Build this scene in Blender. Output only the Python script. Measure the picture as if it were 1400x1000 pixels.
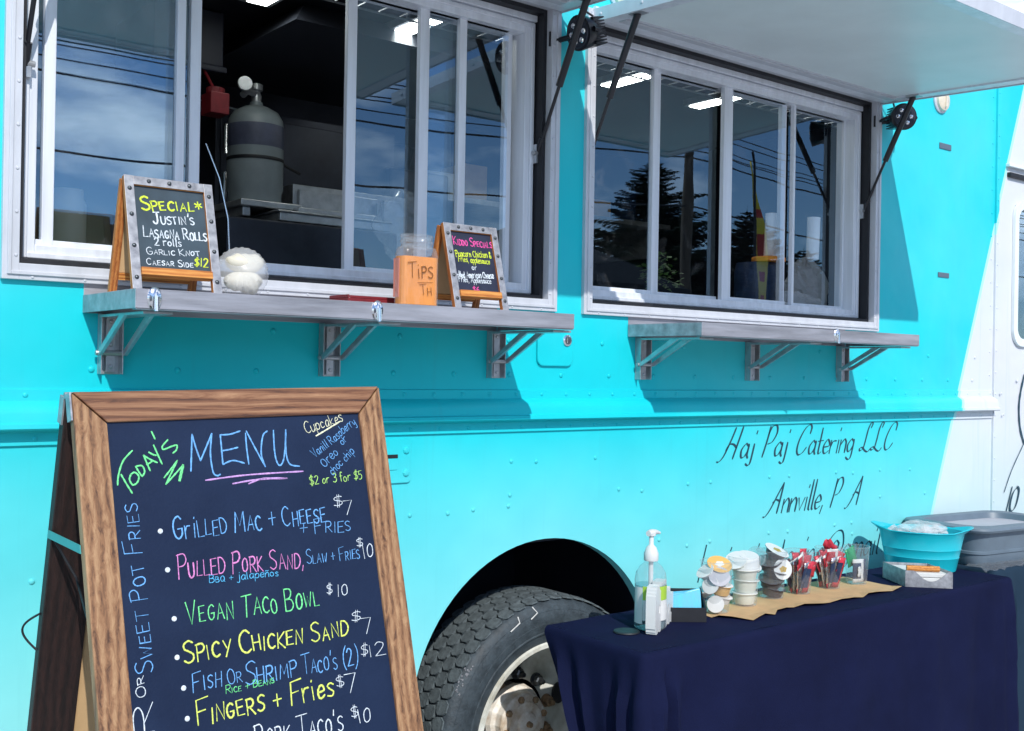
import bpy, bmesh, math, random
from mathutils import Vector, Matrix
random.seed(7)
R = math.radians
for o in list(bpy.data.objects): bpy.data.objects.remove(o)
SC = bpy.context.scene
COL = SC.collection

# ---------------------------------------------------------------- camera
CAM_P = Vector((0.0, -2.42, 1.4615))
YAW, PITCH, ROLL, FPX = R(38.5), R(.19), R(.96), 1500.0
fw = Vector((math.sin(YAW)*math.cos(PITCH), math.cos(YAW)*math.cos(PITCH), math.sin(PITCH)))
rt = Vector((math.cos(YAW), -math.sin(YAW), 0))
up = rt.cross(fw)
rt2 = rt*math.cos(ROLL) + up*math.sin(ROLL)
up2 = -rt*math.sin(ROLL) + up*math.cos(ROLL)
cam = bpy.data.cameras.new('camera'); camo = bpy.data.objects.new('camera', cam); COL.objects.link(camo)
m = Matrix((rt2, up2, -fw)).transposed().to_4x4(); m.translation = CAM_P
camo.matrix_world = m
cam.sensor_width = 36.0; cam.lens = 36.0*FPX/1400.0
cam.clip_start = .05; cam.clip_end = 2000
SC.camera = camo

# ---------------------------------------------------------------- light
SUND = Vector((.33, 1.0, -.87)).normalized()      # direction the light travels
SUN_EL = math.asin(-SUND.z); SUN_AZ = math.atan2(-SUND.x, -SUND.y)
w = bpy.data.worlds.new('World'); SC.world = w; w.use_nodes = True
nt = w.node_tree; N = nt.nodes; K = nt.links; N.clear()
out = N.new('ShaderNodeOutputWorld'); bg = N.new('ShaderNodeBackground')
sky = N.new('ShaderNodeTexSky'); sky.sky_type = 'NISHITA'; sky.sun_disc = False
sky.sun_elevation = SUN_EL; sky.sun_rotation = SUN_AZ; sky.air_density = .85; sky.dust_density = 0.0; sky.ozone_density = 5.0
tc = N.new('ShaderNodeTexCoord'); mp = N.new('ShaderNodeMapping'); mp.inputs['Scale'].default_value = (1.3, 1.3, 3.6)
mp.inputs['Location'].default_value = (3.1, 2.2, .1)
nz = N.new('ShaderNodeTexNoise'); nz.inputs['Scale'].default_value = 2.3; nz.inputs['Detail'].default_value = 9; nz.inputs['Roughness'].default_value = .55
rp = N.new('ShaderNodeValToRGB'); rp.color_ramp.elements[0].position = .50; rp.color_ramp.elements[1].position = .72
rp.color_ramp.elements[0].color = (0, 0, 0, 1); rp.color_ramp.elements[1].color = (1, 1, 1, 1)
mx = N.new('ShaderNodeMix'); mx.data_type = 'RGBA'; mx.inputs[7].default_value = (15, 15.6, 16.6, 1)
K.new(tc.outputs['Generated'], mp.inputs[0]); K.new(mp.outputs[0], nz.inputs['Vector']); K.new(nz.outputs['Fac'], rp.inputs[0])
K.new(rp.outputs[0], mx.inputs[0]); K.new(sky.outputs[0], mx.inputs[6]); K.new(mx.outputs[2], bg.inputs[0])
bg.inputs[1].default_value = .15; K.new(bg.outputs[0], out.inputs[0])
sl = bpy.data.lights.new('sun', 'SUN'); sl.energy = 3.7; sl.angle = R(.5); sl.color = (1, .965, .91)
so = bpy.data.objects.new('sun', sl); COL.objects.link(so); so.location = (-5, -15, 14)
so.rotation_euler = SUND.to_track_quat('-Z', 'Y').to_euler()
SC.view_settings.view_transform = 'Standard'; SC.view_settings.look = 'None'
SC.view_settings.exposure = .05; SC.view_settings.gamma = 1.0
SC.render.engine = 'CYCLES'
SC.cycles.transparent_max_bounces = 40; SC.cycles.max_bounces = 12; SC.cycles.diffuse_bounces = 5

# ---------------------------------------------------------------- materials
def srgb(r, g, b):
    f = lambda c: (c/255/12.92) if c/255 <= .04045 else ((c/255+.055)/1.055)**2.4
    return (f(r), f(g), f(b), 1)
def lin(r, g, b): return (r, g, b, 1)
def mat(name, col, rough=.5, metal=0, var=0, vscale=8, bump=0, bscale=60, coat=0, spec=None, stretch=None, dark=None, sheen=0, trans=0, alpha=None, sss=0, ior=None):
    m = bpy.data.materials.new(name); m.use_nodes = True
    t = m.node_tree; b = t.nodes['Principled BSDF']; lk = t.links
    b.inputs['Base Color'].default_value = col; b.inputs['Roughness'].default_value = rough; b.inputs['Metallic'].default_value = metal
    if coat: b.inputs['Coat Weight'].default_value = coat; b.inputs['Coat Roughness'].default_value = .08
    if spec is not None: b.inputs['Specular IOR Level'].default_value = spec
    if sheen: b.inputs['Sheen Weight'].default_value = sheen
    if trans: b.inputs['Transmission Weight'].default_value = trans
    if alpha is not None: b.inputs['Alpha'].default_value = alpha
    if sss: b.inputs['Subsurface Weight'].default_value = sss; b.inputs['Subsurface Radius'].default_value = (.01, .008, .006)
    if ior: b.inputs['IOR'].default_value = ior
    if var or bump:
        c = t.nodes.new('ShaderNodeTexCoord'); mpn = t.nodes.new('ShaderNodeMapping'); lk.new(c.outputs['Object'], mpn.inputs[0])
        if stretch: mpn.inputs['Scale'].default_value = stretch
    if var:
        n = t.nodes.new('ShaderNodeTexNoise'); n.inputs['Scale'].default_value = vscale; n.inputs['Detail'].default_value = 6; n.inputs['Roughness'].default_value = .62
        lk.new(mpn.outputs[0], n.inputs['Vector'])
        r = t.nodes.new('ShaderNodeValToRGB'); d = dark or tuple(c_*(1-var) for c_ in col[:3])+(1,)
        r.color_ramp.elements[0].position = .32; r.color_ramp.elements[1].position = .66
        r.color_ramp.elements[0].color = d; r.color_ramp.elements[1].color = tuple(min(1, c_*(1+var*.35)) for c_ in col[:3])+(1,)
        lk.new(n.outputs['Fac'], r.inputs[0]); lk.new(r.outputs[0], b.inputs['Base Color'])
        q = t.nodes.new('ShaderNodeMapRange'); q.inputs[3].default_value = max(.02, rough*.8); q.inputs[4].default_value = min(1, rough*1.25)
        lk.new(n.outputs['Fac'], q.inputs[0]); lk.new(q.outputs[0], b.inputs['Roughness'])
    if bump:
        n2 = t.nodes.new('ShaderNodeTexNoise'); n2.inputs['Scale'].default_value = bscale; n2.inputs['Detail'].default_value = 4
        lk.new(mpn.outputs[0], n2.inputs['Vector']); bp = t.nodes.new('ShaderNodeBump'); bp.inputs['Strength'].default_value = bump; bp.inputs['Distance'].default_value = .01
        lk.new(n2.outputs['Fac'], bp.inputs['Height']); lk.new(bp.outputs[0], b.inputs['Normal'])
    return m
def emis(name, col, s):
    m = bpy.data.materials.new(name); m.use_nodes = True; b = m.node_tree.nodes['Principled BSDF']
    b.inputs['Base Color'].default_value = col; b.inputs['Emission Color'].default_value = col; b.inputs['Emission Strength'].default_value = s
    return m

def paint_mat():
    """cyan truck paint with the white swoosh of the cab end, slight orange peel and grime"""
    m = bpy.data.materials.new('truck_paint'); m.use_nodes = True; t = m.node_tree; L = t.links; b = t.nodes['Principled BSDF']
    c = t.nodes.new('ShaderNodeTexCoord'); s = t.nodes.new('ShaderNodeSeparateXYZ'); L.new(c.outputs['Object'], s.inputs[0])
    def math_(op, a, b_=None):
        n = t.nodes.new('ShaderNodeMath'); n.operation = op
        for i, v in enumerate((a, b_)):
            if v is None: continue
            if isinstance(v, (int, float)): n.inputs[i].default_value = v
            else: L.new(v, n.inputs[i])
        return n.outputs[0]
    e = math_('SUBTRACT', s.outputs['X'], math_('MULTIPLY', s.outputs['Z'], .386))
    isw = math_('GREATER_THAN', e, 3.776); isl = math_('GREATER_THAN', e, 3.757)
    n = t.nodes.new('ShaderNodeTexNoise'); n.inputs['Scale'].default_value = 3.2; n.inputs['Detail'].default_value = 7; L.new(c.outputs['Object'], n.inputs['Vector'])
    r = t.nodes.new('ShaderNodeValToRGB'); r.color_ramp.elements[0].position = .3; r.color_ramp.elements[1].position = .7
    r.color_ramp.elements[0].color = (.008, .575, .655, 1); r.color_ramp.elements[1].color = (.014, .635, .70, 1); L.new(n.outputs['Fac'], r.inputs[0])
    m1 = t.nodes.new('ShaderNodeMix'); m1.data_type = 'RGBA'; L.new(isl, m1.inputs[0]); L.new(r.outputs[0], m1.inputs[6]); m1.inputs[7].default_value = (.42, .80, .82, 1)
    m2 = t.nodes.new('ShaderNodeMix'); m2.data_type = 'RGBA'; L.new(isw, m2.inputs[0]); L.new(m1.outputs[2], m2.inputs[6]); m2.inputs[7].default_value = (.66, .68, .72, 1)
    # ground bounce light painted in: paler toward the sill, with patchy road film
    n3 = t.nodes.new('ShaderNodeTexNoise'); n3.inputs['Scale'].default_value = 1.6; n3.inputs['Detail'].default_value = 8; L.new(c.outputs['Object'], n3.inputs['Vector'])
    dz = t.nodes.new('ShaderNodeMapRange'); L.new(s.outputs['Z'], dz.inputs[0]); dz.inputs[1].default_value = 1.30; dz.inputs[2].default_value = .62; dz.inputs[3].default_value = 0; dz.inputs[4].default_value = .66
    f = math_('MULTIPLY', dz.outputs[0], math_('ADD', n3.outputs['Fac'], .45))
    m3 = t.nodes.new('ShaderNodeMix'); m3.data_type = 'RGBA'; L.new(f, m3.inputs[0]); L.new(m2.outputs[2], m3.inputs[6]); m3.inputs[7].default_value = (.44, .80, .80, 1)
    # rain streaks and chalky fading
    ms = t.nodes.new('ShaderNodeMapping'); ms.inputs['Scale'].default_value = (26, 1, 1.1); L.new(c.outputs['Object'], ms.inputs[0])
    n4 = t.nodes.new('ShaderNodeTexNoise'); n4.inputs['Scale'].default_value = 1.0; n4.inputs['Detail'].default_value = 6; n4.inputs['Roughness'].default_value = .65; L.new(ms.outputs[0], n4.inputs['Vector'])
    f4 = t.nodes.new('ShaderNodeMapRange'); f4.inputs[1].default_value = .56; f4.inputs[2].default_value = .80; f4.inputs[3].default_value = 0; f4.inputs[4].default_value = .20; L.new(n4.outputs['Fac'], f4.inputs[0])
    m4 = t.nodes.new('ShaderNodeMix'); m4.data_type = 'RGBA'; L.new(f4.outputs[0], m4.inputs[0]); L.new(m3.outputs[2], m4.inputs[6]); m4.inputs[7].default_value = (.06, .36, .42, 1)
    n5 = t.nodes.new('ShaderNodeTexNoise'); n5.inputs['Scale'].default_value = 1.1; n5.inputs['Detail'].default_value = 5; L.new(c.outputs['Object'], n5.inputs['Vector'])
    f5 = t.nodes.new('ShaderNodeMapRange'); f5.inputs[1].default_value = .42; f5.inputs[2].default_value = .72; f5.inputs[3].default_value = 0; f5.inputs[4].default_value = .20; L.new(n5.outputs['Fac'], f5.inputs[0])
    m5 = t.nodes.new('ShaderNodeMix'); m5.data_type = 'RGBA'; L.new(f5.outputs[0], m5.inputs[0]); L.new(m4.outputs[2], m5.inputs[6]); m5.inputs[7].default_value = (.30, .76, .80, 1)
    L.new(m5.outputs[2], b.inputs['Base Color'])
    b.inputs['Roughness'].default_value = .36; b.inputs['Specular IOR Level'].default_value = .2
    n2 = t.nodes.new('ShaderNodeTexNoise'); n2.inputs['Scale'].default_value = 2.4; n2.inputs['Detail'].default_value = 3; L.new(c.outputs['Object'], n2.inputs['Vector'])
    bp = t.nodes.new('ShaderNodeBump'); bp.inputs['Strength'].default_value = .34; bp.inputs['Distance'].default_value = .05; L.new(n2.outputs['Fac'], bp.inputs['Height']); L.new(bp.outputs[0], b.inputs['Normal'])
    return m
def wood_mat(name, c1, c2, c3, axis, scale=1.0):
    """grain running along axis (0 x, 2 z of the object)"""
    m = bpy.data.materials.new(name); m.use_nodes = True; t = m.node_tree; L = t.links; b = t.nodes['Principled BSDF']
    c = t.nodes.new('ShaderNodeTexCoord'); mp_ = t.nodes.new('ShaderNodeMapping'); L.new(c.outputs['Object'], mp_.inputs[0])
    s = [46*scale]*3; s[axis] = 1.9*scale; mp_.inputs['Scale'].default_value = s
    n = t.nodes.new('ShaderNodeTexNoise'); n.inputs['Scale'].default_value = 2.2; n.inputs['Detail'].default_value = 8; n.inputs['Roughness'].default_value = .74; n.inputs['Distortion'].default_value = 1.1
    L.new(mp_.outputs[0], n.inputs['Vector'])
    wv = t.nodes.new('ShaderNodeTexWave'); wv.wave_type = 'BANDS'; wv.bands_direction = 'Z' if axis == 0 else 'X'; wv.inputs['Scale'].default_value = .42; wv.inputs['Distortion'].default_value = 7; wv.inputs['Detail'].default_value = 4; wv.inputs['Detail Scale'].default_value = .7
    L.new(mp_.outputs[0], wv.inputs['Vector'])
    mm = t.nodes.new('ShaderNodeMix'); mm.data_type = 'FLOAT'; mm.inputs[0].default_value = .16; L.new(n.outputs['Fac'], mm.inputs[2]); L.new(wv.outputs['Fac'], mm.inputs[3])
    r = t.nodes.new('ShaderNodeValToRGB'); cr = r.color_ramp; cr.elements[0].position = .33; cr.elements[0].color = c1; cr.elements[1].position = .68; cr.elements[1].color = c3
    e = cr.elements.new(.47); e.color = c2
    L.new(mm.outputs[0], r.inputs[0]); L.new(r.outputs[0], b.inputs['Base Color']); b.inputs['Roughness'].default_value = .62
    bp = t.nodes.new('ShaderNodeBump'); bp.inputs['Strength'].default_value = .35; bp.inputs['Distance'].default_value = .004; L.new(mm.outputs[0], bp.inputs['Height']); L.new(bp.outputs[0], b.inputs['Normal'])
    return m
def glass_mat(name, tint, gloss=(.95, .98, 1, 1), rough=.0, ior=1.9, wav=0, milk=0):
    """single sheet window glass: see-through with a mirror share that grows at grazing angles"""
    m = bpy.data.materials.new(name); m.use_nodes = True; t = m.node_tree; L = t.links; t.nodes.clear()
    o = t.nodes.new('ShaderNodeOutputMaterial'); tr = t.nodes.new('ShaderNodeBsdfTransparent'); gl = t.nodes.new('ShaderNodeBsdfGlossy')
    tr.inputs[0].default_value = tint; gl.inputs['Roughness'].default_value = rough; gl.inputs[0].default_value = gloss
    fr = t.nodes.new('ShaderNodeFresnel'); ge = t.nodes.new('ShaderNodeNewGeometry'); mr = t.nodes.new('ShaderNodeMapRange'); mr.inputs[3].default_value = ior; mr.inputs[4].default_value = 1/ior
    L.new(ge.outputs['Backfacing'], mr.inputs[0]); L.new(mr.outputs[0], fr.inputs[0])
    mx_ = t.nodes.new('ShaderNodeMixShader'); L.new(fr.outputs[0], mx_.inputs[0]); L.new(tr.outputs[0], mx_.inputs[1]); L.new(gl.outputs[0], mx_.inputs[2]); L.new(mx_.outputs[0], o.inputs[0])
    if wav:
        c = t.nodes.new('ShaderNodeTexCoord'); n = t.nodes.new('ShaderNodeTexNoise'); n.inputs['Scale'].default_value = 3.5; n.inputs['Detail'].default_value = 1; L.new(c.outputs['Object'], n.inputs['Vector'])
        bp = t.nodes.new('ShaderNodeBump'); bp.inputs['Strength'].default_value = wav; bp.inputs['Distance'].default_value = .1; L.new(n.outputs['Fac'], bp.inputs['Height']); L.new(bp.outputs[0], gl.inputs['Normal'])
        n2 = t.nodes.new('ShaderNodeTexNoise'); n2.inputs['Scale'].default_value = 9; n2.inputs['Detail'].default_value = 8; n2.inputs['Distortion'].default_value = 1.2; L.new(c.outputs['Object'], n2.inputs['Vector'])
        r2 = t.nodes.new('ShaderNodeMapRange'); r2.inputs[1].default_value = .56; r2.inputs[2].default_value = .85; r2.inputs[3].default_value = 0; r2.inputs[4].default_value = .07; L.new(n2.outputs['Fac'], r2.inputs[0])
        df = t.nodes.new('ShaderNodeBsdfDiffuse'); m2 = t.nodes.new('ShaderNodeMixShader'); L.new(r2.outputs[0], m2.inputs[0]); L.new(mx_.outputs[0], m2.inputs[1]); L.new(df.outputs[0], m2.inputs[2]); L.new(m2.outputs[0], o.inputs[0])
    if milk:
        df = t.nodes.new('ShaderNodeBsdfDiffuse'); tl = t.nodes.new('ShaderNodeBsdfTranslucent'); ad = t.nodes.new('ShaderNodeMixShader'); L.new(df.outputs[0], ad.inputs[1]); L.new(tl.outputs[0], ad.inputs[2])
        m2 = t.nodes.new('ShaderNodeMixShader'); m2.inputs[0].default_value = milk; L.new(mx_.outputs[0], m2.inputs[1]); L.new(ad.outputs[0], m2.inputs[2]); L.new(m2.outputs[0], o.inputs[0])
    return m

M = dict(
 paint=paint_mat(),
 white_alu=mat('white_aluminium', lin(.62, .64, .69), .42, .15, var=.1, vscale=22, stretch=(1, 1, .3)),
 alu=mat('brushed_aluminium', lin(.80, .83, .89), .36, .15, var=.14, vscale=30, stretch=(1, 1, .06)),
 alu_x=mat('brushed_shelf_steel', lin(.42, .42, .46), .42, .5, var=.4, vscale=30, stretch=(.10, 1, 1), bump=.1, bscale=60),
 steel=mat('bracket_steel', lin(.52, .53, .55), .36, .7, var=.25, vscale=24),
 chrome=mat('polished_latch', lin(.8, .8, .82), .14, 1),
 black=mat('black_rubber', lin(.012, .013, .018), .55, var=.3, vscale=40),
 blackgloss=mat('black_strut_paint', lin(.008, .009, .014), .3),
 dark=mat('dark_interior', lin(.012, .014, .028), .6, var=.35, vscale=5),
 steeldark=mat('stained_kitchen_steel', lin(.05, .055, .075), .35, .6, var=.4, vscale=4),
 hatch=mat('hatch_liner', lin(.78, .86, .87), .4, var=.08, vscale=3),
 glass=glass_mat('window_glass', (.93, .95, .97, 1), (.66, .86, 1, 1), ior=2.5, wav=.0035),
 clear=glass_mat('clear_plastic', (.96, .975, .98, 1), ior=1.5, rough=.05, milk=.13),
 film=glass_mat('crinkled_plastic_film', (.92, .94, .95, 1), ior=1.7, rough=.12, milk=.16),
 tyre=mat('tyre_rubber', lin(.045, .062, .075), .62, var=.45, vscale=26, bump=.25, bscale=120),
 tread=mat('tread_rubber', lin(.10, .125, .135), .7, var=.4, vscale=45, bump=.3, bscale=140),
 rim=mat('cream_wheel_paint', lin(.70, .71, .65), .4, var=.16, vscale=12, dark=lin(.40, .38, .30)),
 rust=mat('rusty_bolt', lin(.34, .22, .12), .6, .2, var=.5, vscale=60),
 hub=mat('painted_axle_flange', lin(.80, .77, .70), .45, var=.25, vscale=22, dark=lin(.50, .38, .26)),
 decal=mat('teal_black_lettering', lin(.012, .055, .085), .35),
 chalk_board=mat('chalkboard_slate', lin(.012, .024, .060), .6, var=.3, vscale=4, spec=.16, dark=lin(.008, .017, .046), bump=.08, bscale=180),
 slate_green=mat('small_chalkboard', lin(.035, .062, .085), .5, var=.3, vscale=16),
 slate_navy=mat('small_dark_chalkboard', lin(.016, .022, .05), .5, var=.3, vscale=16),
 wood_z=wood_mat('barn_wood_upright', srgb(76, 48, 32), srgb(138, 98, 66), srgb(178, 140, 102), 2),
 wood_x=wood_mat('barn_wood_rail', srgb(58, 33, 26), srgb(122, 80, 54), srgb(170, 128, 94), 0),
 wood_dark=wood_mat('dark_stained_leg', srgb(20, 11, 10), srgb(34, 20, 18), srgb(52, 32, 28), 2),
 ply=mat('pale_hardboard', srgb(206, 170, 124), .7, var=.12, vscale=14),
 honey=wood_mat('honey_wood', srgb(150, 82, 30), srgb(196, 122, 52), srgb(222, 160, 84), 0, 2),
 honey_z=wood_mat('honey_wood_upright', srgb(130, 70, 30), srgb(176, 104, 48), srgb(206, 140, 76), 2, 2),
 galv=mat('galvanised_strip', lin(.44, .44, .46), .42, .55, var=.3, vscale=55, dark=lin(.26, .26, .28)),
 stud=mat('dull_stud', lin(.10, .11, .12), .3, .8),
 cloth=mat('navy_tablecloth', lin(.0080, .0110, .040), .95, var=.22, vscale=4, spec=.06, bump=.12, bscale=320),
 cloth2=mat('slate_blue_tablecloth', lin(.018, .038, .064), .95, var=.12, vscale=4, spec=.08, bump=.12, bscale=320),
 kraft=mat('kraft_paper', srgb(196, 160, 116), .8, var=.14, vscale=20, bump=.2, bscale=40),
 white=mat('white_plastic', lin(.66, .67, .66), .35, sss=.05),
 paper=mat('white_paper', lin(.68, .68, .66), .75, var=.08, vscale=30),
 orange=mat('orange_paper', srgb(240, 148, 40), .7, var=.16, vscale=14, bump=.15, bscale=30),
 pink=mat('pink_jar_side', srgb(226, 140, 120), .6),
 cyan=mat('cyan_plastic_tub', lin(.012, .50, .60), .3, coat=.2, var=.05),
 cyan_card=mat('cyan_cards', lin(.03, .44, .66), .5, var=.2, vscale=60, stretch=(1, 1, .1)),
 grey_bin=mat('grey_bin_plastic', lin(.125, .17, .215), .42, var=.12, vscale=14),
 lilac=mat('pale_grey_liner', lin(.42, .42, .46), .5, var=.1),
 red=mat('red_foil', lin(.58, .035, .06), .28, .1, var=.4, vscale=50),
 red_matte=mat('red_plastic', lin(.20, .012, .02), .5, var=.3, vscale=30),
 foil=mat('silver_foil', lin(.62, .62, .64), .25, .9, var=.3, vscale=80, bump=.4, bscale=60),
 maroon=mat('dark_syrup', lin(.022, .013, .028), .3, var=.5, vscale=40),
 gold=mat('gold_print', lin(.52, .34, .06), .4, .3),
 cream=mat('cream_liquid', lin(.70, .71, .62), .45, sss=.1, var=.08),
 butter=mat('yellow_dip', lin(.75, .44, .13), .4, sss=.1),
 green=mat('green_packet', lin(.02, .30, .12), .35, var=.3, vscale=40),
 milky=mat('milky_plastic_film', lin(.80, .81, .82), .28, alpha=.36, var=.05, vscale=30, bump=.22, bscale=30),
 cup_white=mat('white_paper_cups', lin(.86, .86, .86), .6),
 navyp=mat('navy_packet', lin(.018, .04, .10), .4, var=.3, vscale=40),
 leaf=mat('herb_leaf', lin(.07, .17, .03), .5, var=.4, vscale=20),
 label_green=mat('lime_label', lin(.36, .56, .05), .5, var=.15),
 gel=glass_mat('sanitiser_gel', (.60, .72, .75, 1), ior=1.5, rough=.02),
 teal=mat('teal_strap', lin(.05, .30, .30), .5, var=.2),
 teal_bottle=mat('teal_bottle_plastic', lin(.015, .42, .33), .35),
 bread=mat('pale_bread', lin(.74, .70, .58), .8, var=.16, vscale=22, bump=.08, bscale=60),
 grey_tank=mat('grey_tank_paint', lin(.25, .29, .31), .4, var=.2, vscale=9),
 tank_label=mat('worn_tank_label', lin(.09, .10, .16), .5, var=.3, vscale=18),
 marker=mat('cream_marker_lens', lin(.80, .70, .55), .25, var=.12, vscale=30, coat=.3),
 slot=mat('grey_slot', lin(.10, .14, .19), .5),
 lampglow=emis('ceiling_tube_glow', lin(.93, 1, .94), 14.0),
 pvc=mat('grey_concrete_dust', lin(.3, .3, .3), .8),
)
CH = dict(b=srgb(112, 178, 240), c2=srgb(90, 190, 240), gr=srgb(120, 235, 150), g=srgb(190, 245, 130), y=srgb(226, 240, 110), yg=srgb(222, 240, 70), w=srgb(226, 236, 244), c=srgb(240, 240, 205), p=srgb(226, 140, 206), pk=srgb(240, 90, 170), v=srgb(206, 160, 224), k=srgb(140, 86, 34))
for k_, c_ in CH.items(): M['ch_'+k_] = mat('chalk_ink_'+{'b':'blue','c2':'sky','gr':'green','g':'lime','y':'yellow','yg':'lemon','w':'white','c':'cream','p':'pink','pk':'magenta','v':'violet','k':'brown'}[k_], c_, .9, var=.3, vscale=240, dark=tuple(.55*v_+.012 for v_ in c_[:3])+(1,))

# ---------------------------------------------------------------- geometry helpers
class MB:
    def __init__(s): s.bm = bmesh.new()
    def face(s, pts):
        try: return s.bm.faces.new([s.bm.verts.new(p) for p in pts])
        except ValueError: return None
    def hexa(s, p):
        v = [s.bm.verts.new(q) for q in p]
        for f in ((0,3,2,1),(4,5,6,7),(0,1,5,4),(1,2,6,5),(2,3,7,6),(3,0,4,7)): s.bm.faces.new([v[i] for i in f])
        return s
    def box(s, x0, x1, y0, y1, z0, z1):
        return s.hexa([(x0,y0,z0),(x1,y0,z0),(x1,y1,z0),(x0,y1,z0),(x0,y0,z1),(x1,y0,z1),(x1,y1,z1),(x0,y1,z1)])
    def obox(s, c, ex, ey, ez, hx, hy, hz_):
        c = Vector(c); ex, ey, ez = Vector(ex)*hx, Vector(ey)*hy, Vector(ez)*hz_
        return s.hexa([c-ex-ey-ez, c+ex-ey-ez, c+ex+ey-ez, c-ex+ey-ez, c-ex-ey+ez, c+ex-ey+ez, c+ex+ey+ez, c-ex+ey+ez])
    def tube(s, pts, r, n=10, closed=False):
        pts = [Vector(p) for p in pts]; k = len(pts); rs = r if isinstance(r, (list, tuple)) else [r]*k
        rings = []; prev = None
        for i, p in enumerate(pts):
            a = pts[(i-1) % k] if (i or closed) else p; b = pts[(i+1) % k] if (i < k-1 or closed) else p
            d = (b-a).normalized()
            ref = prev if prev is not None else (Vector((0,0,1)) if abs(d.z) < .9 else Vector((1,0,0)))
            u = (ref - d*ref.dot(d)).normalized(); v = d.cross(u); prev = u
            rings.append([s.bm.verts.new(p+(u*math.cos(2*math.pi*j/n)+v*math.sin(2*math.pi*j/n))*rs[i]) for j in range(n)])
        for i in range(k-1 if not closed else k):
            A, B = rings[i], rings[(i+1) % k]
            for j in range(n): s.bm.faces.new((A[j], A[(j+1)%n], B[(j+1)%n], B[j]))
        if not closed: s.bm.faces.new(rings[0][::-1]); s.bm.faces.new(rings[-1])
        return s
    def lathe(s, prof, c, ax=(0,0,1), n=40, caps=True, sx=1, sy=1, wob=None):
        ax = Vector(ax).normalized(); ref = Vector((1,0,0)) if abs(ax.x) < .9 else Vector((0,0,1))
        u = (ref-ax*ref.dot(ax)).normalized(); v = ax.cross(u); c = Vector(c); rings = []
        for (r, h) in prof:
            ring = []
            for j in range(n):
                a = 2*math.pi*j/n; rr = r*(wob(a, h) if wob else 1)
                ring.append(s.bm.verts.new(c+ax*h+u*(rr*math.cos(a)*sx)+v*(rr*math.sin(a)*sy)))
            rings.append(ring)
        for A, B in zip(rings, rings[1:]):
            for j in range(n): s.bm.faces.new((A[j], A[(j+1)%n], B[(j+1)%n], B[j]))
        if caps:
            if prof[0][0] > 1e-6: s.bm.faces.new(rings[0][::-1])
            if prof[-1][0] > 1e-6: s.bm.faces.new(rings[-1])
        return s
    def prism(s, poly, d):
        """poly: list of 3-D points; d: extrusion vector"""
        d = Vector(d); a = [s.bm.verts.new(p) for p in poly]; b = [s.bm.verts.new(Vector(p)+d) for p in poly]; n = len(a)
        s.bm.faces.new(a[::-1]); s.bm.faces.new(b)
        for i in range(n): s.bm.faces.new((a[i], a[(i+1)%n], b[(i+1)%n], b[i]))
        return s
    def grid(s, P):
        V = [[s.bm.verts.new(p) for p in row] for row in P]
        for i in range(len(V)-1):
            for j in range(len(V[0])-1): s.bm.faces.new((V[i][j], V[i][j+1], V[i+1][j+1], V[i+1][j]))
        return s
    def dome(s, c, nrm, r, h=.5, n=8):
        nrm = Vector(nrm); return s.lathe([(r, 0), (r*.92, r*h*.5), (r*.6, r*h*.9), (0.0001, r*h)], c, nrm, n=n, caps=False)
    def sphere(s, c, r, n=12, sc=(1,1,1)):
        mtx = Matrix.Translation(c) @ Matrix.Diagonal((r*sc[0], r*sc[1], r*sc[2], 1)); bmesh.ops.create_uvsphere(s.bm, u_segments=n, v_segments=max(5, n*2//3), radius=1, matrix=mtx); return s
    def build(s, name, m, parent=None, smooth=False, bevel=0, solid=0, sub=0, weld=False):
        bm = s.bm
        if weld: bmesh.ops.remove_doubles(bm, verts=bm.verts, dist=1e-5)
        bmesh.ops.recalc_face_normals(bm, faces=bm.faces)
        me = bpy.data.meshes.new(name); bm.to_mesh(me); bm.free()
        for mm in (m if isinstance(m, (list, tuple)) else [m]): me.materials.append(mm)
        if smooth:
            for p in me.polygons: p.use_smooth = True
        o = bpy.data.objects.new(name, me); COL.objects.link(o)
        if solid:
            q = o.modifiers.new('solid', 'SOLIDIFY'); q.thickness = solid; q.offset = 0
        if bevel:
            q = o.modifiers.new('bevel', 'BEVEL'); q.width = bevel; q.segments = 2; q.limit_method = 'ANGLE'; q.angle_limit = R(35)
        if sub:
            q = o.modifiers.new('sub', 'SUBSURF'); q.levels = sub; q.render_levels = sub
        if smooth and not sub:
            try:
                me.set_sharp_from_angle(angle=R(40))
            except Exception: pass
        if parent is not None: attach(o, parent)
        return o
def attach(o, parent):
    o.parent = parent
    o.matrix_parent_inverse = Matrix.Translation(parent.location).inverted() if parent.parent is None else Matrix()
def thing(name, label, cat, loc=(0,0,0), group=None):
    o = bpy.data.objects.new(name, None); COL.objects.link(o); o.location = loc; o.empty_display_size = .1
    return tag(o, label, cat, group)
def tag(o, label, cat, group=None):
    o['label'] = label; o['category'] = cat
    if group: o['group'] = group
    return o
def stuff(o, kind): o['kind'] = kind; return o
def lab(o, text): o['label'] = text; return o
def dup(root, delta, label=None):
    """copy of a thing with its parts and sub-parts"""
    r = root.copy(); COL.objects.link(r); r.location = Vector(root.location)+Vector(delta)
    if label: r['label'] = label
    for ch in list(root.children):
        c = ch.copy(); COL.objects.link(c); c.parent = r
        for g in ch.children:
            d = g.copy(); COL.objects.link(d); d.parent = c
    return r
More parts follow.
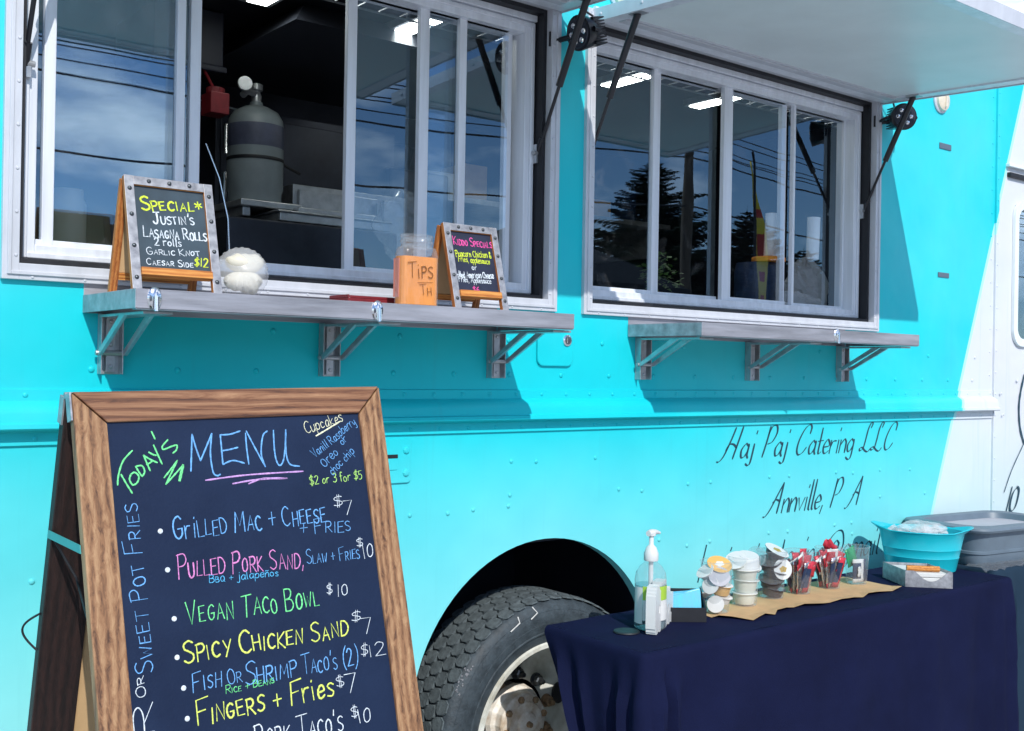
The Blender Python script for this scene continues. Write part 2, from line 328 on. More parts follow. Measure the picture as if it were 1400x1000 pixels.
# ---------------------------------------------------------------- handwriting: a stroke alphabet (10 units high)
UP = {
'A': (7, '0,0 3.5,10 7,0|1.4,3.6 5.8,3.8'), 'B': (6.2, '0,0 0,10|~0,10 4,9.8 5,8 3.5,5.8 0,5.2|~0,5.2 4.5,5 6,2.5 4,.2 0,0'),
'C': (6.5, '~6.3,8.6 4,10 1.2,8.2 .2,5 1.2,1.4 3.8,0 6.3,1.2'), 'D': (6.6, '0,0 0,10|~0,10 3.5,9.6 6.3,6.5 6,3 3.5,.4 0,0'),
'E': (6, '5.6,10.2 0,9.8 0,0 5.8,.2|0,5.2 4.6,5.5'), 'F': (6, '0,0 0,9.8 6.2,10.6|0,5 4.4,5.5'),
'G': (6.6, '~6,8.7 4,10 1.2,8.4 .2,5 1.2,1.3 3.6,0 6,1.8 6.2,4.4|3.2,4.3 6.4,4.5'), 'H': (6.2, '0,0 0,10|6,0 6,10.3|0,5 6,5.2'),
'I': (1.8, '.8,0 .8,10'), 'J': (6, '~4,10 4,3 2.8,.3 .8,.6 0,2.2|1.2,10 6.4,10.2'), 'K': (6, '0,0 0,10|5.6,10 0,4.6 6,-.4'),
'L': (5.4, '0,10 0,0 5.4,.3'), 'M': (8, '0,0 .9,10 4,3 7.2,10 8,0'), 'N': (6.4, '0,0 .2,10 6,0 6.2,10.4'),
'O': (6.6, '~3.2,10 .8,8 .1,4.8 1,1.2 3.4,0 5.8,1.6 6.4,5 5.4,8.6 3.2,10'), 'P': (6, '.2,-.6 0,10|~-.8,9.6 4,10.2 5.8,7.6 4,5.2 0,4.6'),
'Q': (6.8, '~3.2,10 .8,8 .1,4.8 1,1.2 3.4,0 5.8,1.6 6.4,5 5.4,8.6 3.2,10|4,3 7,-.6'), 'R': (6.4, '0,0 0,10|~-.6,9.8 4,10 5.6,7.6 4,5.2 0,4.7|2,4.8 6.4,0'),
'S': (5.8, '~5.6,9 3.4,10 .6,8.6 .8,6.4 3,5.2 5.4,3.6 5.2,1.2 2.6,0 0,1.2'), 'T': (7, '-.4,9.8 7.2,10.4|3.4,10 3.6,0'),
'U': (6.2, '~0,10 .1,3.5 1.4,.4 3.2,0 5.2,1.4 6,4 6,10'), 'V': (6.6, '0,10 3.2,0 6.6,10.5'), 'W': (8.8, '0,10 2,0 4.2,7.5 6.4,0 8.8,10.3'),
'X': (6, '0,10 6,0|6,10 0,0'), 'Y': (6.4, '0,10 3,5.2|6.4,10.2 2.6,-.5'), 'Z': (6, '0,10 6,10 0,0 6,0')}
LO = {
'a': (5.4, '~4.6,5.4 2.4,6.2 .3,3.6 1,.4 3,.5 4.6,3|~4.8,6 4.7,1.4 5.5,0'), 'b': (5, '0,10 0,0|~0,3 2,6 4.6,4.6 4.4,1.2 2,0 0,1.2'),
'c': (4.8, '~4.6,5 2.6,6.2 .4,4 .6,1 2.6,0 4.8,1'), 'd': (5.2, '~4.6,5 2.4,6.2 .3,3.4 1,.3 3,.5 4.7,3|4.8,10 4.8,0'),
'e': (4.8, '~.4,3 4.4,3.6 4,5.8 2,6.2 .3,3.6 1,.5 2.8,0 4.8,1.2'), 'f': (4, '~4.2,9.4 2.6,10 1.6,8 1.6,0|0,5.6 3.8,5.8'),
'g': (5.2, '~4.6,5.4 2.4,6.2 .3,3.6 1,.6 3,.6 4.6,3|~4.8,6 4.6,-2 3,-3.8 .6,-2.8'), 'h': (5, '0,10 0,0|~0,3.4 2.4,6.2 4.4,5 4.6,0'),
'i': (1.8, '.8,6 .8,0|.8,8.4 1,8.9'), 'j': (2.6, '~2,6 1.8,-2 .6,-3.6 -1.2,-3|2,8.4 2.2,8.9'), 'k': (4.8, '0,10 0,0|4.4,6 0,3 4.8,0'),
'l': (1.8, '~.8,10 .7,1.4 1.4,0'), 'm': (7.6, '0,6 0,0|~0,3.6 1.8,6.2 3.6,5 3.6,0|~3.6,3.6 5.4,6.2 7.2,5 7.4,0'), 'n': (5, '0,6 0,0|~0,3.4 2.4,6.2 4.4,5 4.6,0'),
'o': (5, '~2.4,6.2 .4,4.4 .4,1.4 2.4,0 4.6,1.6 4.6,4.6 2.4,6.2'), 'p': (5, '0,6 0,-4|~0,3.4 2,6.2 4.6,4.8 4.4,1.2 2,0 0,1.4'),
'r': (4, '0,6 0,0|~0,3 1.4,5.6 3.8,5.9'), 's': (4.4, '~4.2,5.4 2.2,6.2 .4,5 2,3.4 4,2 3,.2 0,.6'), 't': (3.8, '~1.6,9 1.5,1.2 2.4,0 3.8,.8|0,6 3.8,6.2'),
'u': (5, '~0,6 .2,1.4 1.8,0 4.4,2.4|4.6,6 4.7,0'), 'v': (4.8, '0,6 2.2,0 4.8,6'), 'w': (7, '0,6 1.8,0 3.4,5 5.2,0 7,6'), 'x': (4.6, '0,6 4.6,0|4.6,6 0,0'),
'y': (5, '~0,6 .6,2.4 2,1.2 4.4,3|~4.8,6 4.4,-2 2.6,-3.8 .6,-3'), 'q': (5, '~4.6,5.4 2.4,6.2 .3,3.6 1,.6 3,.6 4.6,3|4.8,6 4.8,-4'), 'z': (4.6, '0,6 4.4,6 0,0 4.6,0'),
'ñ': (5, '0,6 0,0|~0,3.4 2.4,6.2 4.4,5 4.6,0|~.4,8 1.8,9 3.2,8 4.6,9')}
SY = {
'0': (5.2, '~2.6,10 .6,8 .1,4.8 .8,1.2 2.6,0 4.6,1.6 5,5 4.4,8.6 2.6,10'), '1': (2.2, '1,0 1,10'), '2': (5.6, '~.2,8 2,10 4.8,9 4.6,6.4 2.4,3 0,0|0,0 5.8,.3'),
'3': (5, '~.2,9 2.6,10 4.6,8.4 3.6,6 1.8,5.4 4.4,4.6 5,2 2.8,0 0,1'), '5': (5, '5,10.2 .6,9.8 .4,5.6|~.4,5.6 3,6.2 5,4.2 4.4,1.2 2,0 0,.8'),
'6': (5, '~4.4,9.8 1.6,7.6 .2,3.6 1,.6 3,0 4.8,1.8 4.4,4.4 2.4,5 .4,3.4'), '7': (5.6, '0,9.8 5.6,10.2 2.6,-.4'), '4': (5, '3.8,0 3.8,10 0,3 5,3'), '8': (5, '~2.5,5.4 .4,7.6 2.5,10 4.6,7.6 2.5,5.4 .2,2.6 2.5,0 4.8,2.6 2.5,5.4'),
'$': (5.8, '~5.6,8.4 3.4,9.2 .6,8 .8,6.2 3,5.2 5.4,3.8 5.2,1.8 2.6,.8 0,1.8|2.2,-.6 2.6,10.8|3.4,-.6 3.8,10.8'), '+': (5, '0,4 5,4.3|2.5,1.2 2.6,6.8'),
'-': (4, '0,4 4,4'), "'": (1.4, '.8,11 .4,8.4'), ',': (1.8, '.9,.8 .2,-1.8'), '.': (1.6, '.5,.2 .9,.5'), '(': (3, '~2.8,11.5 .6,8 .2,4 1,.6 2.8,-2'), ')': (3, '~.2,11.5 2.4,8 2.8,4 2,.6 .2,-2'),
'*': (5, '2.5,8 2.5,2|0,6.4 5,3.6|0,3.6 5,6.4'), '&': (5.4, '~5.4,0 1,7.6 2,10 3.6,8.6 .4,3 .8,.6 2.8,0 5,3.6'), '@': (9, '~6,5.6 4.4,6.4 3,4.4 3.4,2.2 5,2.4 6.2,5.8 6,3 7.4,2.4 8.6,5 7,9 4,9.6 .8,7 .4,3 2.4,-.2 6,-.6 8,.6')}
# capitals of the sign-writer's script on the truck
SCRIPT = {
'H': (8.6, '~-3.6,-.9 -2.4,-.8 -.6,1 1.4,6 2.6,10|~6.4,10.2 5.4,5 4.4,0|~-.2,2.6 1,4.6 3.2,4.6 5,3.6'),
'P': (6.2, '~1.2,10 .8,5 0,0|~.9,7.4 2.2,10 4.6,10.4 5.6,8 4,5 1.6,4.2'),
'C': (7.4, '~6.6,7.4 6.8,9.4 5.4,10.4 2.8,8.8 .8,5 .6,1.6 2,0 4.2,.6 6,2.4'),
'A': (8.2, '~-3.4,-1 -2,-.8 .2,1.6 3,6.6 5.2,10.2|~5.2,10.2 5,5 4.6,0|~.6,3.6 2.4,4.6 5,4'),
'L': (6.8, '~4.2,8.6 4.8,10.2 3.6,10.4 2.4,8 2,4 1.4,1 -.4,.2 -.8,1 .8,1.3 3,.1 5,-.3 6.4,.8')}

def spline(p, n=5):
    o = []
    for i in range(len(p)-1):
        a = p[max(i-1, 0)]; b = p[i]; c = p[i+1]; d = p[min(i+2, len(p)-1)]
        for k in range(n):
            t = k/n
            o.append(tuple(.5*(2*b[q]+(c[q]-a[q])*t+(2*a[q]-5*b[q]+4*c[q]-d[q])*t*t+(3*b[q]-a[q]-3*c[q]+d[q])*t**3) for q in (0, 1)))
    o.append(tuple(p[-1])); return o
def strokes_of(g):
    r = []
    for s in g.split('|'):
        sm = s[0] == '~'; p = [tuple(float(v) for v in q.split(',')) for q in s.lstrip('~').split()]
        r.append(spline(p) if sm else p)
    return r
def layout(text, style='hand', rng=None, caps=.68):
    """strokes of a text with advance in glyph units, baseline 0, cap height 10"""
    x = 0; out = []; first = True
    for ch in text:
        if ch == ' ': x += 4.2 if style == 'hand' else 4.6; first = True; continue
        k = 1.0
        if style == 'script':
            w_, g = SCRIPT.get(ch) or LO.get(ch) or SY.get(ch) or UP[ch]
            if ch in LO: k = .80
            if ch in SCRIPT and x > 0 and ch in 'A': x += 2.6
        elif ch in UP: w_, g = UP[ch]; k = 1.0 if first else caps
        elif ch in LO: w_, g = LO[ch]; k = .98
        else: w_, g = SY[ch]
        j = (lambda a: rng.uniform(-a, a)) if rng else (lambda a: 0)
        dy, sc, sk = j(.5), 1+j(.09), j(.09)
        for st in strokes_of(g):
            if style == 'script' and ch in LO: st = [(px, (py*.72 if py <= 6 else 4.3+(py-6)*1.52)/.80) for px, py in st]
            out.append([(x+(px*k*sc+py*k*sk), py*k*sc+dy) for px, py in st])
        x += w_*k+(1.7 if style == 'hand' else (.75 if ch in LO else (-.6 if ch in 'HA' else (.9 if ch == 'L' else .2)))); first = False if ch not in "(+" else first
    return out, x
def ribbon(mb, pts, o, ex, ey, nrm, wd, th, pen=None):
    """flat raised stroke on a surface; pen = angle of a broad nib or None"""
    o, ex, ey, nrm = Vector(o), Vector(ex), Vector(ey), Vector(nrm)
    q = [pts[0]]
    for p in pts[1:]:
        if math.hypot(p[0]-q[-1][0], p[1]-q[-1][1]) > 1e-5: q.append(p)
    if len(q) < 2: return
    # resample straight runs so that jitter shows
    rows = []
    n = len(q)
    for i, p in enumerate(q):
        a = q[max(i-1, 0)]; b = q[min(i+1, n-1)]; d = math.hypot(b[0]-a[0], b[1]-a[1]) or 1; t = ((b[0]-a[0])/d, (b[1]-a[1])/d)
        k = 1.0+.16*math.sin(i*1.9+n*.7+q[0][0]*40)
        if pen is not None: k = .24+1.1*abs(math.sin(math.atan2(t[1], t[0])-pen))
        hw = wd*k*.5; nx, ny = -t[1]*hw, t[0]*hw
        e = 0
        if i == 0: e = -wd*.35*min(k, 1)
        if i == n-1: e = wd*.35*min(k, 1)
        px, py = p[0]+t[0]*e, p[1]+t[1]*e
        f = .72 if i in (0, n-1) else 1
        P = lambda u, v, h: o+ex*u+ey*v+nrm*h
        rows.append([P(px+nx*f, py+ny*f, .0005), P(px+nx*.5*f, py+ny*.5*f, th), P(px-nx*.5*f, py-ny*.5*f, th), P(px-nx*f, py-ny*f, .0005)])
    mb.grid(rows)
def write(parent, name, rows, o, ex, ey, nrm, wk=.085, th=.0009, seed=1):
    """one part per written line"""
    for i, (t, u0, v0, u1, v1, h, c) in enumerate(rows):
        rng = random.Random(seed*100+i); st, adv = layout(t, 'hand', rng)
        dx, dy = u1-u0, v1-v0; L = math.hypot(dx, dy); tx, ty = dx/L, dy/L; sx = L/(adv-1.7); sy = h/10
        mb = MB()
        for s in st:
            ribbon(mb, [(u0+tx*x*sx-ty*y*sy, v0+ty*x*sx+tx*y*sy) for x, y in s], o, ex, ey, nrm, max(.0014, h*wk*rng.uniform(.82, 1.25)*(1.3 if c == 'y' else 1)), th)
        mb.build(name, M['ch_'+c], parent)
BOARD = [
    ('Cupcakes', 0.4349, -0.09, 0.5192, -0.0674, 0.0213, 'c'),
    ('Vanill Raspberry', 0.4476, -0.1376, 0.5484, -0.0743, 0.0175, 'b'),
    ('Oreo', 0.4658, -0.1571, 0.5001, -0.132, 0.0176, 'b'),
    ('or', 0.5108, -0.1152, 0.5237, -0.1056, 0.0148, 'b'),
    ('choc chip', 0.4812, -0.1738, 0.5368, -0.1311, 0.0163, 'b'),
    ('$2 or 3 for $5', 0.4298, -0.1885, 0.5457, -0.1855, 0.017, 'g'),
    ('GriLLED MAC + CHEESE', 0.1543, -0.2635, 0.4548, -0.2604, 0.041, 'b'),
    ('+ FRIES', 0.3961, -0.2794, 0.5065, -0.2837, 0.0304, 'b'),
    ('PULLED PORK SAND,', 0.1556, -0.3288, 0.3975, -0.3393, 0.0401, 'p'),
    ('SLAW + FRIES', 0.4042, -0.3347, 0.5184, -0.337, 0.0247, 'b'),
    ('BBQ + jalapeños', 0.2098, -0.3445, 0.3436, -0.3487, 0.0129, 'c2'),
    ('VEGAN TACO BOWL', 0.1632, -0.4079, 0.4197, -0.4149, 0.0424, 'gr'),
    ('SPICY CHICKEN SAND', 0.1516, -0.4708, 0.4723, -0.4767, 0.0385, 'y'),
    ('FISH', 0.162, -0.521, 0.2133, -0.5221, 0.0355, 'b'),
    ('OR', 0.2256, -0.5207, 0.2516, -0.5206, 0.025, 'b'),
    ('SHRIMP', 0.2578, -0.5267, 0.3576, -0.5298, 0.0381, 'b'),
    ("TACO'S (2)", 0.3693, -0.5306, 0.4865, -0.533, 0.0344, 'b'),
    ('RICE + BEANS', 0.2199, -0.5357, 0.3119, -0.5342, 0.0126, 'gr'),
    ('FINGERS + Fries', 0.1651, -0.578, 0.4283, -0.5767, 0.0405, 'y'),
    ("PORK TACO'S", 0.2645, -0.6343, 0.4391, -0.6428, 0.0407, 'w'),
    ('7', 0.4931, -0.2513, 0.5143, -0.2519, 0.0282, 'w'),
    ('10', 0.5266, -0.338, 0.5483, -0.3376, 0.0239, 'w'),
    ('10', 0.4591, -0.4014, 0.483, -0.402, 0.0218, 'w'),
    ('7', 0.5025, -0.4788, 0.5235, -0.4807, 0.0272, 'w'),
    ('12', 0.5123, -0.5226, 0.5467, -0.5243, 0.0231, 'w'),
    ('7', 0.4514, -0.5785, 0.4733, -0.58, 0.0317, 'w'),
    ('10', 0.4727, -0.6381, 0.4983, -0.6381, 0.0254, 'w'),
    ('$', 0.4759, -0.2357, 0.4939, -0.2344, 0.0196, 'w'),
    ('$', 0.515, -0.3156, 0.5282, -0.3156, 0.0154, 'w'),
    ('$', 0.4378, -0.3958, 0.4503, -0.3962, 0.0203, 'w'),
    ('$', 0.4835, -0.454, 0.5045, -0.4544, 0.0204, 'w'),
    ('$', 0.4949, -0.5196, 0.5095, -0.5194, 0.0204, 'w'),
    ('$', 0.4361, -0.5651, 0.4517, -0.5654, 0.0198, 'w'),
    ('$', 0.4589, -0.6247, 0.4731, -0.625, 0.0199, 'w'),
    ('SWEET POT FRIES', 0.0967, -0.4755, 0.0952, -0.1951, 0.0296, 'b'),
    ('OR', 0.0805, -0.5135, 0.0800, -0.4795, 0.0165, 'w'),
    ('R', 0.0901, -0.5705, 0.0919, -0.5253, 0.034, 'w'),
]
TRACE = [
    ('gr', [(0.0651, -0.1611), (0.0676, -0.1455), (0.0776, -0.1213), (0.095, -0.1041)]),
    ('gr', [(0.0723, -0.1436), (0.0798, -0.1599), (0.0885, -0.1768)]),
    ('gr', [(0.0891, -0.1447), (0.086, -0.1536), (0.0909, -0.163), (0.0992, -0.159), (0.1024, -0.149), (0.0962, -0.1418), (0.0891, -0.1447)]),
    ('gr', [(0.0987, -0.1317), (0.1031, -0.1411), (0.1081, -0.1494)]),
    ('gr', [(0.0987, -0.1317), (0.1098, -0.1313), (0.1134, -0.1418), (0.1085, -0.1495)]),
    ('gr', [(0.1142, -0.1132), (0.1183, -0.1261), (0.1232, -0.1406)]),
    ('gr', [(0.1142, -0.1132), (0.1247, -0.1207), (0.1369, -0.1272)]),
    ('gr', [(0.118, -0.1295), (0.1229, -0.1275), (0.1286, -0.1239)]),
    ('gr', [(0.1239, -0.1084), (0.1312, -0.113), (0.1365, -0.1145)]),
    ('gr', [(0.1335, -0.0964), (0.1394, -0.1135), (0.1453, -0.13)]),
    ('gr', [(0.132, -0.0724), (0.1345, -0.0788), (0.1369, -0.0854)]),
    ('gr', [(0.1596, -0.0884), (0.1491, -0.0989), (0.1509, -0.1048), (0.1669, -0.0998), (0.1754, -0.099), (0.1734, -0.1071), (0.1668, -0.1122)]),
    ('gr', [(0.1468, -0.1544), (0.1605, -0.1403), (0.1734, -0.1259)]),
    ('gr', [(0.1734, -0.1259), (0.1611, -0.1461), (0.1489, -0.1661)]),
    ('gr', [(0.1489, -0.1661), (0.1667, -0.15), (0.1831, -0.1347)]),
    ('gr', [(0.1831, -0.1347), (0.1784, -0.1484), (0.174, -0.161)]),
    ('b', [(0.2053, -0.0803), (0.2009, -0.1134), (0.1965, -0.1461)]),
    ('b', [(0.2053, -0.0803), (0.2101, -0.1055), (0.2163, -0.1285)]),
    ('b', [(0.2163, -0.1285), (0.2286, -0.1065), (0.2427, -0.0807)]),
    ('b', [(0.2427, -0.0807), (0.2363, -0.1165), (0.2377, -0.15), (0.2444, -0.1576), (0.2509, -0.1557)]),
    ('b', [(0.2588, -0.0839), (0.2584, -0.1105), (0.2579, -0.1382)]),
    ('b', [(0.2588, -0.0839), (0.2781, -0.0835), (0.2982, -0.0783)]),
    ('b', [(0.2607, -0.113), (0.275, -0.1114), (0.2903, -0.1085)]),
    ('b', [(0.2579, -0.1382), (0.2778, -0.1321), (0.2999, -0.1383)]),
    ('b', [(0.3087, -0.0831), (0.3078, -0.1104), (0.3086, -0.1403)]),
    ('b', [(0.3107, -0.0791), (0.3251, -0.1126), (0.341, -0.1471)]),
    ('b', [(0.341, -0.1471), (0.3357, -0.1228), (0.3427, -0.0901), (0.3528, -0.0808)]),
    ('b', [(0.3659, -0.08), (0.3635, -0.1161), (0.3653, -0.1383), (0.3718, -0.147), (0.3811, -0.1337), (0.3893, -0.0978), (0.3916, -0.0797)]),
    ('b', [(0.3916, -0.0797), (0.387, -0.1229), (0.3919, -0.1455), (0.4113, -0.1509)]),
    ('v', [(0.2219, -0.1644), (0.3034, -0.1603), (0.4177, -0.1611)]),
    ('v', [(0.273, -0.1743), (0.3256, -0.17), (0.3824, -0.172)]),
    ('v', [(0.3044, -0.1765), (0.3346, -0.1692), (0.3824, -0.172)]),
    ('c', [(0.455, -0.0946), (0.4826, -0.082), (0.5124, -0.068)]),
]
BULLETS = [
    (0.1313, -0.246),
    (0.1377, -0.3129),
    (0.1411, -0.396),
    (0.1398, -0.4602),
    (0.1461, -0.512),
    (0.1474, -0.5624),
]
SPECIAL = [
    ('SPECIAL*', 0.0388, 0.1692, 0.1659, 0.1817, 0.0276, 'yg'),
    ("JUSTIN'S", 0.0597, 0.1433, 0.1456, 0.1489, 0.0226, 'w'),
    ('LASAGNA ROLLS', 0.0373, 0.1131, 0.1691, 0.116, 0.0242, 'w'),
    ('2 rolls', 0.0582, 0.0971, 0.1137, 0.0983, 0.016, 'w'),
    ('GARLIC KNOT', 0.0409, 0.0765, 0.1502, 0.0817, 0.0143, 'w'),
    ('CAESAR SIDE', 0.0383, 0.0548, 0.1345, 0.056, 0.0142, 'w'),
    ('$12', 0.1373, 0.0594, 0.1652, 0.0583, 0.0179, 'yg'),
]
KIDS = [
    ('KIDDO SPECIALS', 0.0272, 0.1648, 0.1448, 0.1656, 0.0204, 'pk'),
    ('Popcorn Chicken &', 0.0282, 0.1347, 0.1369, 0.1387, 0.016, 'yg'),
    ('Fries, applesauce', 0.0339, 0.122, 0.1299, 0.122, 0.0141, 'yg'),
    ('or', 0.0719, 0.1029, 0.0859, 0.104, 0.0136, 'w'),
    ('Grilled American Cheese', 0.0157, 0.0796, 0.1344, 0.0848, 0.0157, 'w'),
    ('Fries, Applesauce', 0.0261, 0.0696, 0.1243, 0.0708, 0.0138, 'w'),
    ('$6', 0.0645, 0.0459, 0.0833, 0.0448, 0.014, 'pk'),
]
TIPS0 = [
    ('TiPS', 0.0218, 0.074, 0.1018, 0.077, 0.0359, 'k'),
    ('TH', 0.0625, 0.034, 0.0984, 0.0361, 0.024, 'k'),
]
# ================================================================ SETTING
GZ = -.02
def ground():
    m = bpy.data.materials.new('pale_asphalt'); m.use_nodes = True; t = m.node_tree; L = t.links; b = t.nodes['Principled BSDF']
    c = t.nodes.new('ShaderNodeTexCoord'); n = t.nodes.new('ShaderNodeTexNoise'); n.inputs['Scale'].default_value = 1.3; n.inputs['Detail'].default_value = 10; n.inputs['Roughness'].default_value = .7
    v = t.nodes.new('ShaderNodeTexNoise'); v.inputs['Scale'].default_value = 140; v.inputs['Detail'].default_value = 2
    L.new(c.outputs['Object'], n.inputs['Vector']); L.new(c.outputs['Object'], v.inputs['Vector'])
    mm = t.nodes.new('ShaderNodeMix'); mm.data_type = 'FLOAT'; mm.inputs[0].default_value = .45; L.new(n.outputs['Fac'], mm.inputs[2]); L.new(v.outputs['Fac'], mm.inputs[3])
    r = t.nodes.new('ShaderNodeValToRGB'); r.color_ramp.elements[0].position = .3; r.color_ramp.elements[1].position = .7
    r.color_ramp.elements[0].color = (.33, .33, .335, 1); r.color_ramp.elements[1].color = (.49, .49, .49, 1); L.new(mm.outputs[0], r.inputs[0]); L.new(r.outputs[0], b.inputs['Base Color'])
    b.inputs['Roughness'].default_value = .9
    bp = t.nodes.new('ShaderNodeBump'); bp.inputs['Strength'].default_value = .4; bp.inputs['Distance'].default_value = .01; L.new(v.outputs['Fac'], bp.inputs['Height']); L.new(bp.outputs[0], b.inputs['Normal'])
    stuff(MB().grid([[(x, y, GZ) for x in (-400, -60, -10, 0, 10, 60, 400)] for y in (-400, -60, -10, 0, 10, 60, 400)]).build('pavement', m), 'structure')
ground()

# ================================================================ FOOD TRUCK
T = thing('food_truck', 'cyan step van food truck with two raised serving hatches and a white cab end', 'food truck', (2.2, .9, 0))
W1 = (.577, 2.078, 1.63, 2.537); W2 = (2.183, 3.703, 1.628, 2.537)
FW = .036
def grid_panel(mb, xs, zs, hole, y):
    V = {}
    def v(i, j):
        if (i, j) not in V: V[(i, j)] = mb.bm.verts.new((xs[i], y, zs[j]))
        return V[(i, j)]
    for i in range(len(xs)-1):
        for j in range(len(zs)-1):
            cx, cz = (xs[i]+xs[i+1])/2, (zs[j]+zs[j+1])/2
            if any(a < cx < b and c < cz < d for a, b, c, d in hole): continue
            mb.bm.faces.new((v(i, j), v(i+1, j), v(i+1, j+1), v(i, j+1)))
def rivet(mb, x, z, y=0, r=.0075): mb.dome((x, y, z), (0, -1, 0), r, .55, 8)
ZB, ROOF = 1.40, 2.84
# upper side wall
mb = MB(); holes = [(a+.004, b-.004, c+.004, d-.004) for a, b, c, d in (W1, W2)]
xs = sorted({-3.0, -1.5, 0, 4.58, *[h[0] for h in holes], *[h[1] for h in holes]})
grid_panel(mb, xs, sorted({ZB, 1.62, ROOF, *[h[2] for h in holes], *[h[3] for h in holes]}), holes, 0)
rng = random.Random(3)
for k in range(40): rivet(mb, -2.5+k*.192, 1.446)
for k in range(20): rivet(mb, -2.41+k*.36, 1.543)
for k in range(14):
    rivet(mb, 4.555, 1.47+k*.1, 0, .005)
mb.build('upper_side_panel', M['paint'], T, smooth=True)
# rub rail along the side
prof = [(.0, 1.404), (-.005, 1.402), (-.0055, 1.379), (-.014, 1.374), (-.027, 1.366), (-.032, 1.352), (-.034, 1.334), (-.040, 1.331), (-.041, 1.322), (-.037, 1.3185), (-.012, 1.317), (-.0075, 1.312), (-.007, 1.286), (-.003, 1.2835), (.004, 1.2835)]
mb = MB(); xs = [-3+.25*i for i in range(30)]+[4.575]
mb.grid([[(x, y, z) for (y, z) in prof] for x in xs])
for k in range(78): rivet(mb, -2.55+k*.0935, 1.391, -.005, .006); rivet(mb, -2.53+k*.0935, 1.299, -.007, .0055)
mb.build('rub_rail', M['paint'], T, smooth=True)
# lower side wall with the wheel arch
AC, AR = (2.06, .515), .458
def zlow(x):
    d = abs(x-AC[0]); return .30 if d >= AR else AC[1]+math.sqrt(max(0, AR*AR-d*d))
mb = MB(); Y = .0
ang = [math.pi*k/40 for k in range(41)]
xa = [AC[0]-AR*math.cos(a) for a in ang]
xs = [-3+.5*i for i in range(10)]; xs = [x for x in xs if x < AC[0]-AR-.02]
for i in range(len(xs)-1): mb.face([(xs[i], Y, .3), (xs[i+1], Y, .3), (xs[i+1], Y, 1.286), (xs[i], Y, 1.286)])
mb.face([(xs[-1], Y, .3), (xa[0], Y, .3), (xa[0], Y, AC[1]), (xa[0], Y, 1.286), (xs[-1], Y, 1.286)])
for i in range(40):
    a, b = xa[i], xa[i+1]; mb.face([(a, Y, zlow(a) if i else AC[1]), (b, Y, zlow(b) if i < 39 else AC[1]), (b, Y, 1.286), (a, Y, 1.286)])
xr = [xa[-1], 2.9, 3.4, 3.9, 4.58]
mb.face([(xa[-1], Y, .3), (2.9, Y, .3), (2.9, Y, 1.286), (xa[-1], Y, 1.286), (xa[-1], Y, AC[1])])
for i in range(1, 4): mb.face([(xr[i], Y, .3), (xr[i+1], Y, .3), (xr[i+1], Y, 1.286), (xr[i], Y, 1.286)])
# rolled arch flange
lip = [(AC[0]-AR, .3)]+[(AC[0]-AR*math.cos(a), AC[1]+AR*math.sin(a)) for a in ang]+[(AC[0]+AR, .3)]
mb.grid([[(x, 0, z) for x, z in lip], [(x, .035, z) for x, z in lip]])
for x, z in [(1.59,1.073),(1.712,1.07),(1.797,1.074),(1.92,1.076),(1.925,1.107),(1.928,1.202),(2.019,1.198),(2.25,1.20),(2.35,1.10),(3.074,1.103),(3.184,1.101),(3.075,.908),(3.181,.905),(3.456,.907),(3.562,.908),(3.567,.866),(3.743,1.097),(3.745,.995),(3.566,1.094),(3.46,1.101),(2.66,1.10),(2.77,1.10),(2.66,.9),(2.77,.905),(.2,1.07),(.31,1.07),(.2,.87),(.31,.87),(-.2,1.07),(.65,1.0),(.55,1.07),(2.45,1.09),(2.53,.93),(3.95,1.09),(4.06,.99)]: rivet(mb, x, z, 0, .0068)
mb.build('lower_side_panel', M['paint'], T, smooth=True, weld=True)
# wheel housing
mb = MB(); x0, x1 = AC[0]-AR-.03, AC[0]+AR+.03
mb.face([(x0, .036, .1), (x0, .75, .1), (x0, .75, 1.02), (x0, .036, 1.02)]); mb.face([(x1, .036, .1), (x1, .75, .1), (x1, .75, 1.02), (x1, .036, 1.02)])
mb.face([(x0, .75, .1), (x1, .75, .1), (x1, .75, 1.02), (x0, .75, 1.02)]); mb.face([(x0, .036, 1.02), (x1, .036, 1.02), (x1, .75, 1.02), (x0, .75, 1.02)])
mb.build('wheel_housing', M['dark'], T)
# far side, back, roof, floor close the body (they keep daylight out of the kitchen)
MB().box(-3.0, 4.58, 2.08, 2.12, .3, ROOF).build('rear_side_wall', M['paint'], T)
MB().box(-3.04, -3.0, 0, 2.12, .3, ROOF).build('tail_panel', M['paint'], T)
MB().box(-3.04, 4.62, -.012, 2.13, ROOF, ROOF+.05).build('roof', M['white_alu'], T, bevel=.015)
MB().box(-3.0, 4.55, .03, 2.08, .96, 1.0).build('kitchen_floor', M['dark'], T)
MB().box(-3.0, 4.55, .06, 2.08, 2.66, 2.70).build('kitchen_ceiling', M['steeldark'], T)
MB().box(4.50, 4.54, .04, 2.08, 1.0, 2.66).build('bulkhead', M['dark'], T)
MB().box(-3.0, 4.5, 2.03, 2.07, 1.0, 2.66).build('kitchen_back_wall', M['steeldark'], T)
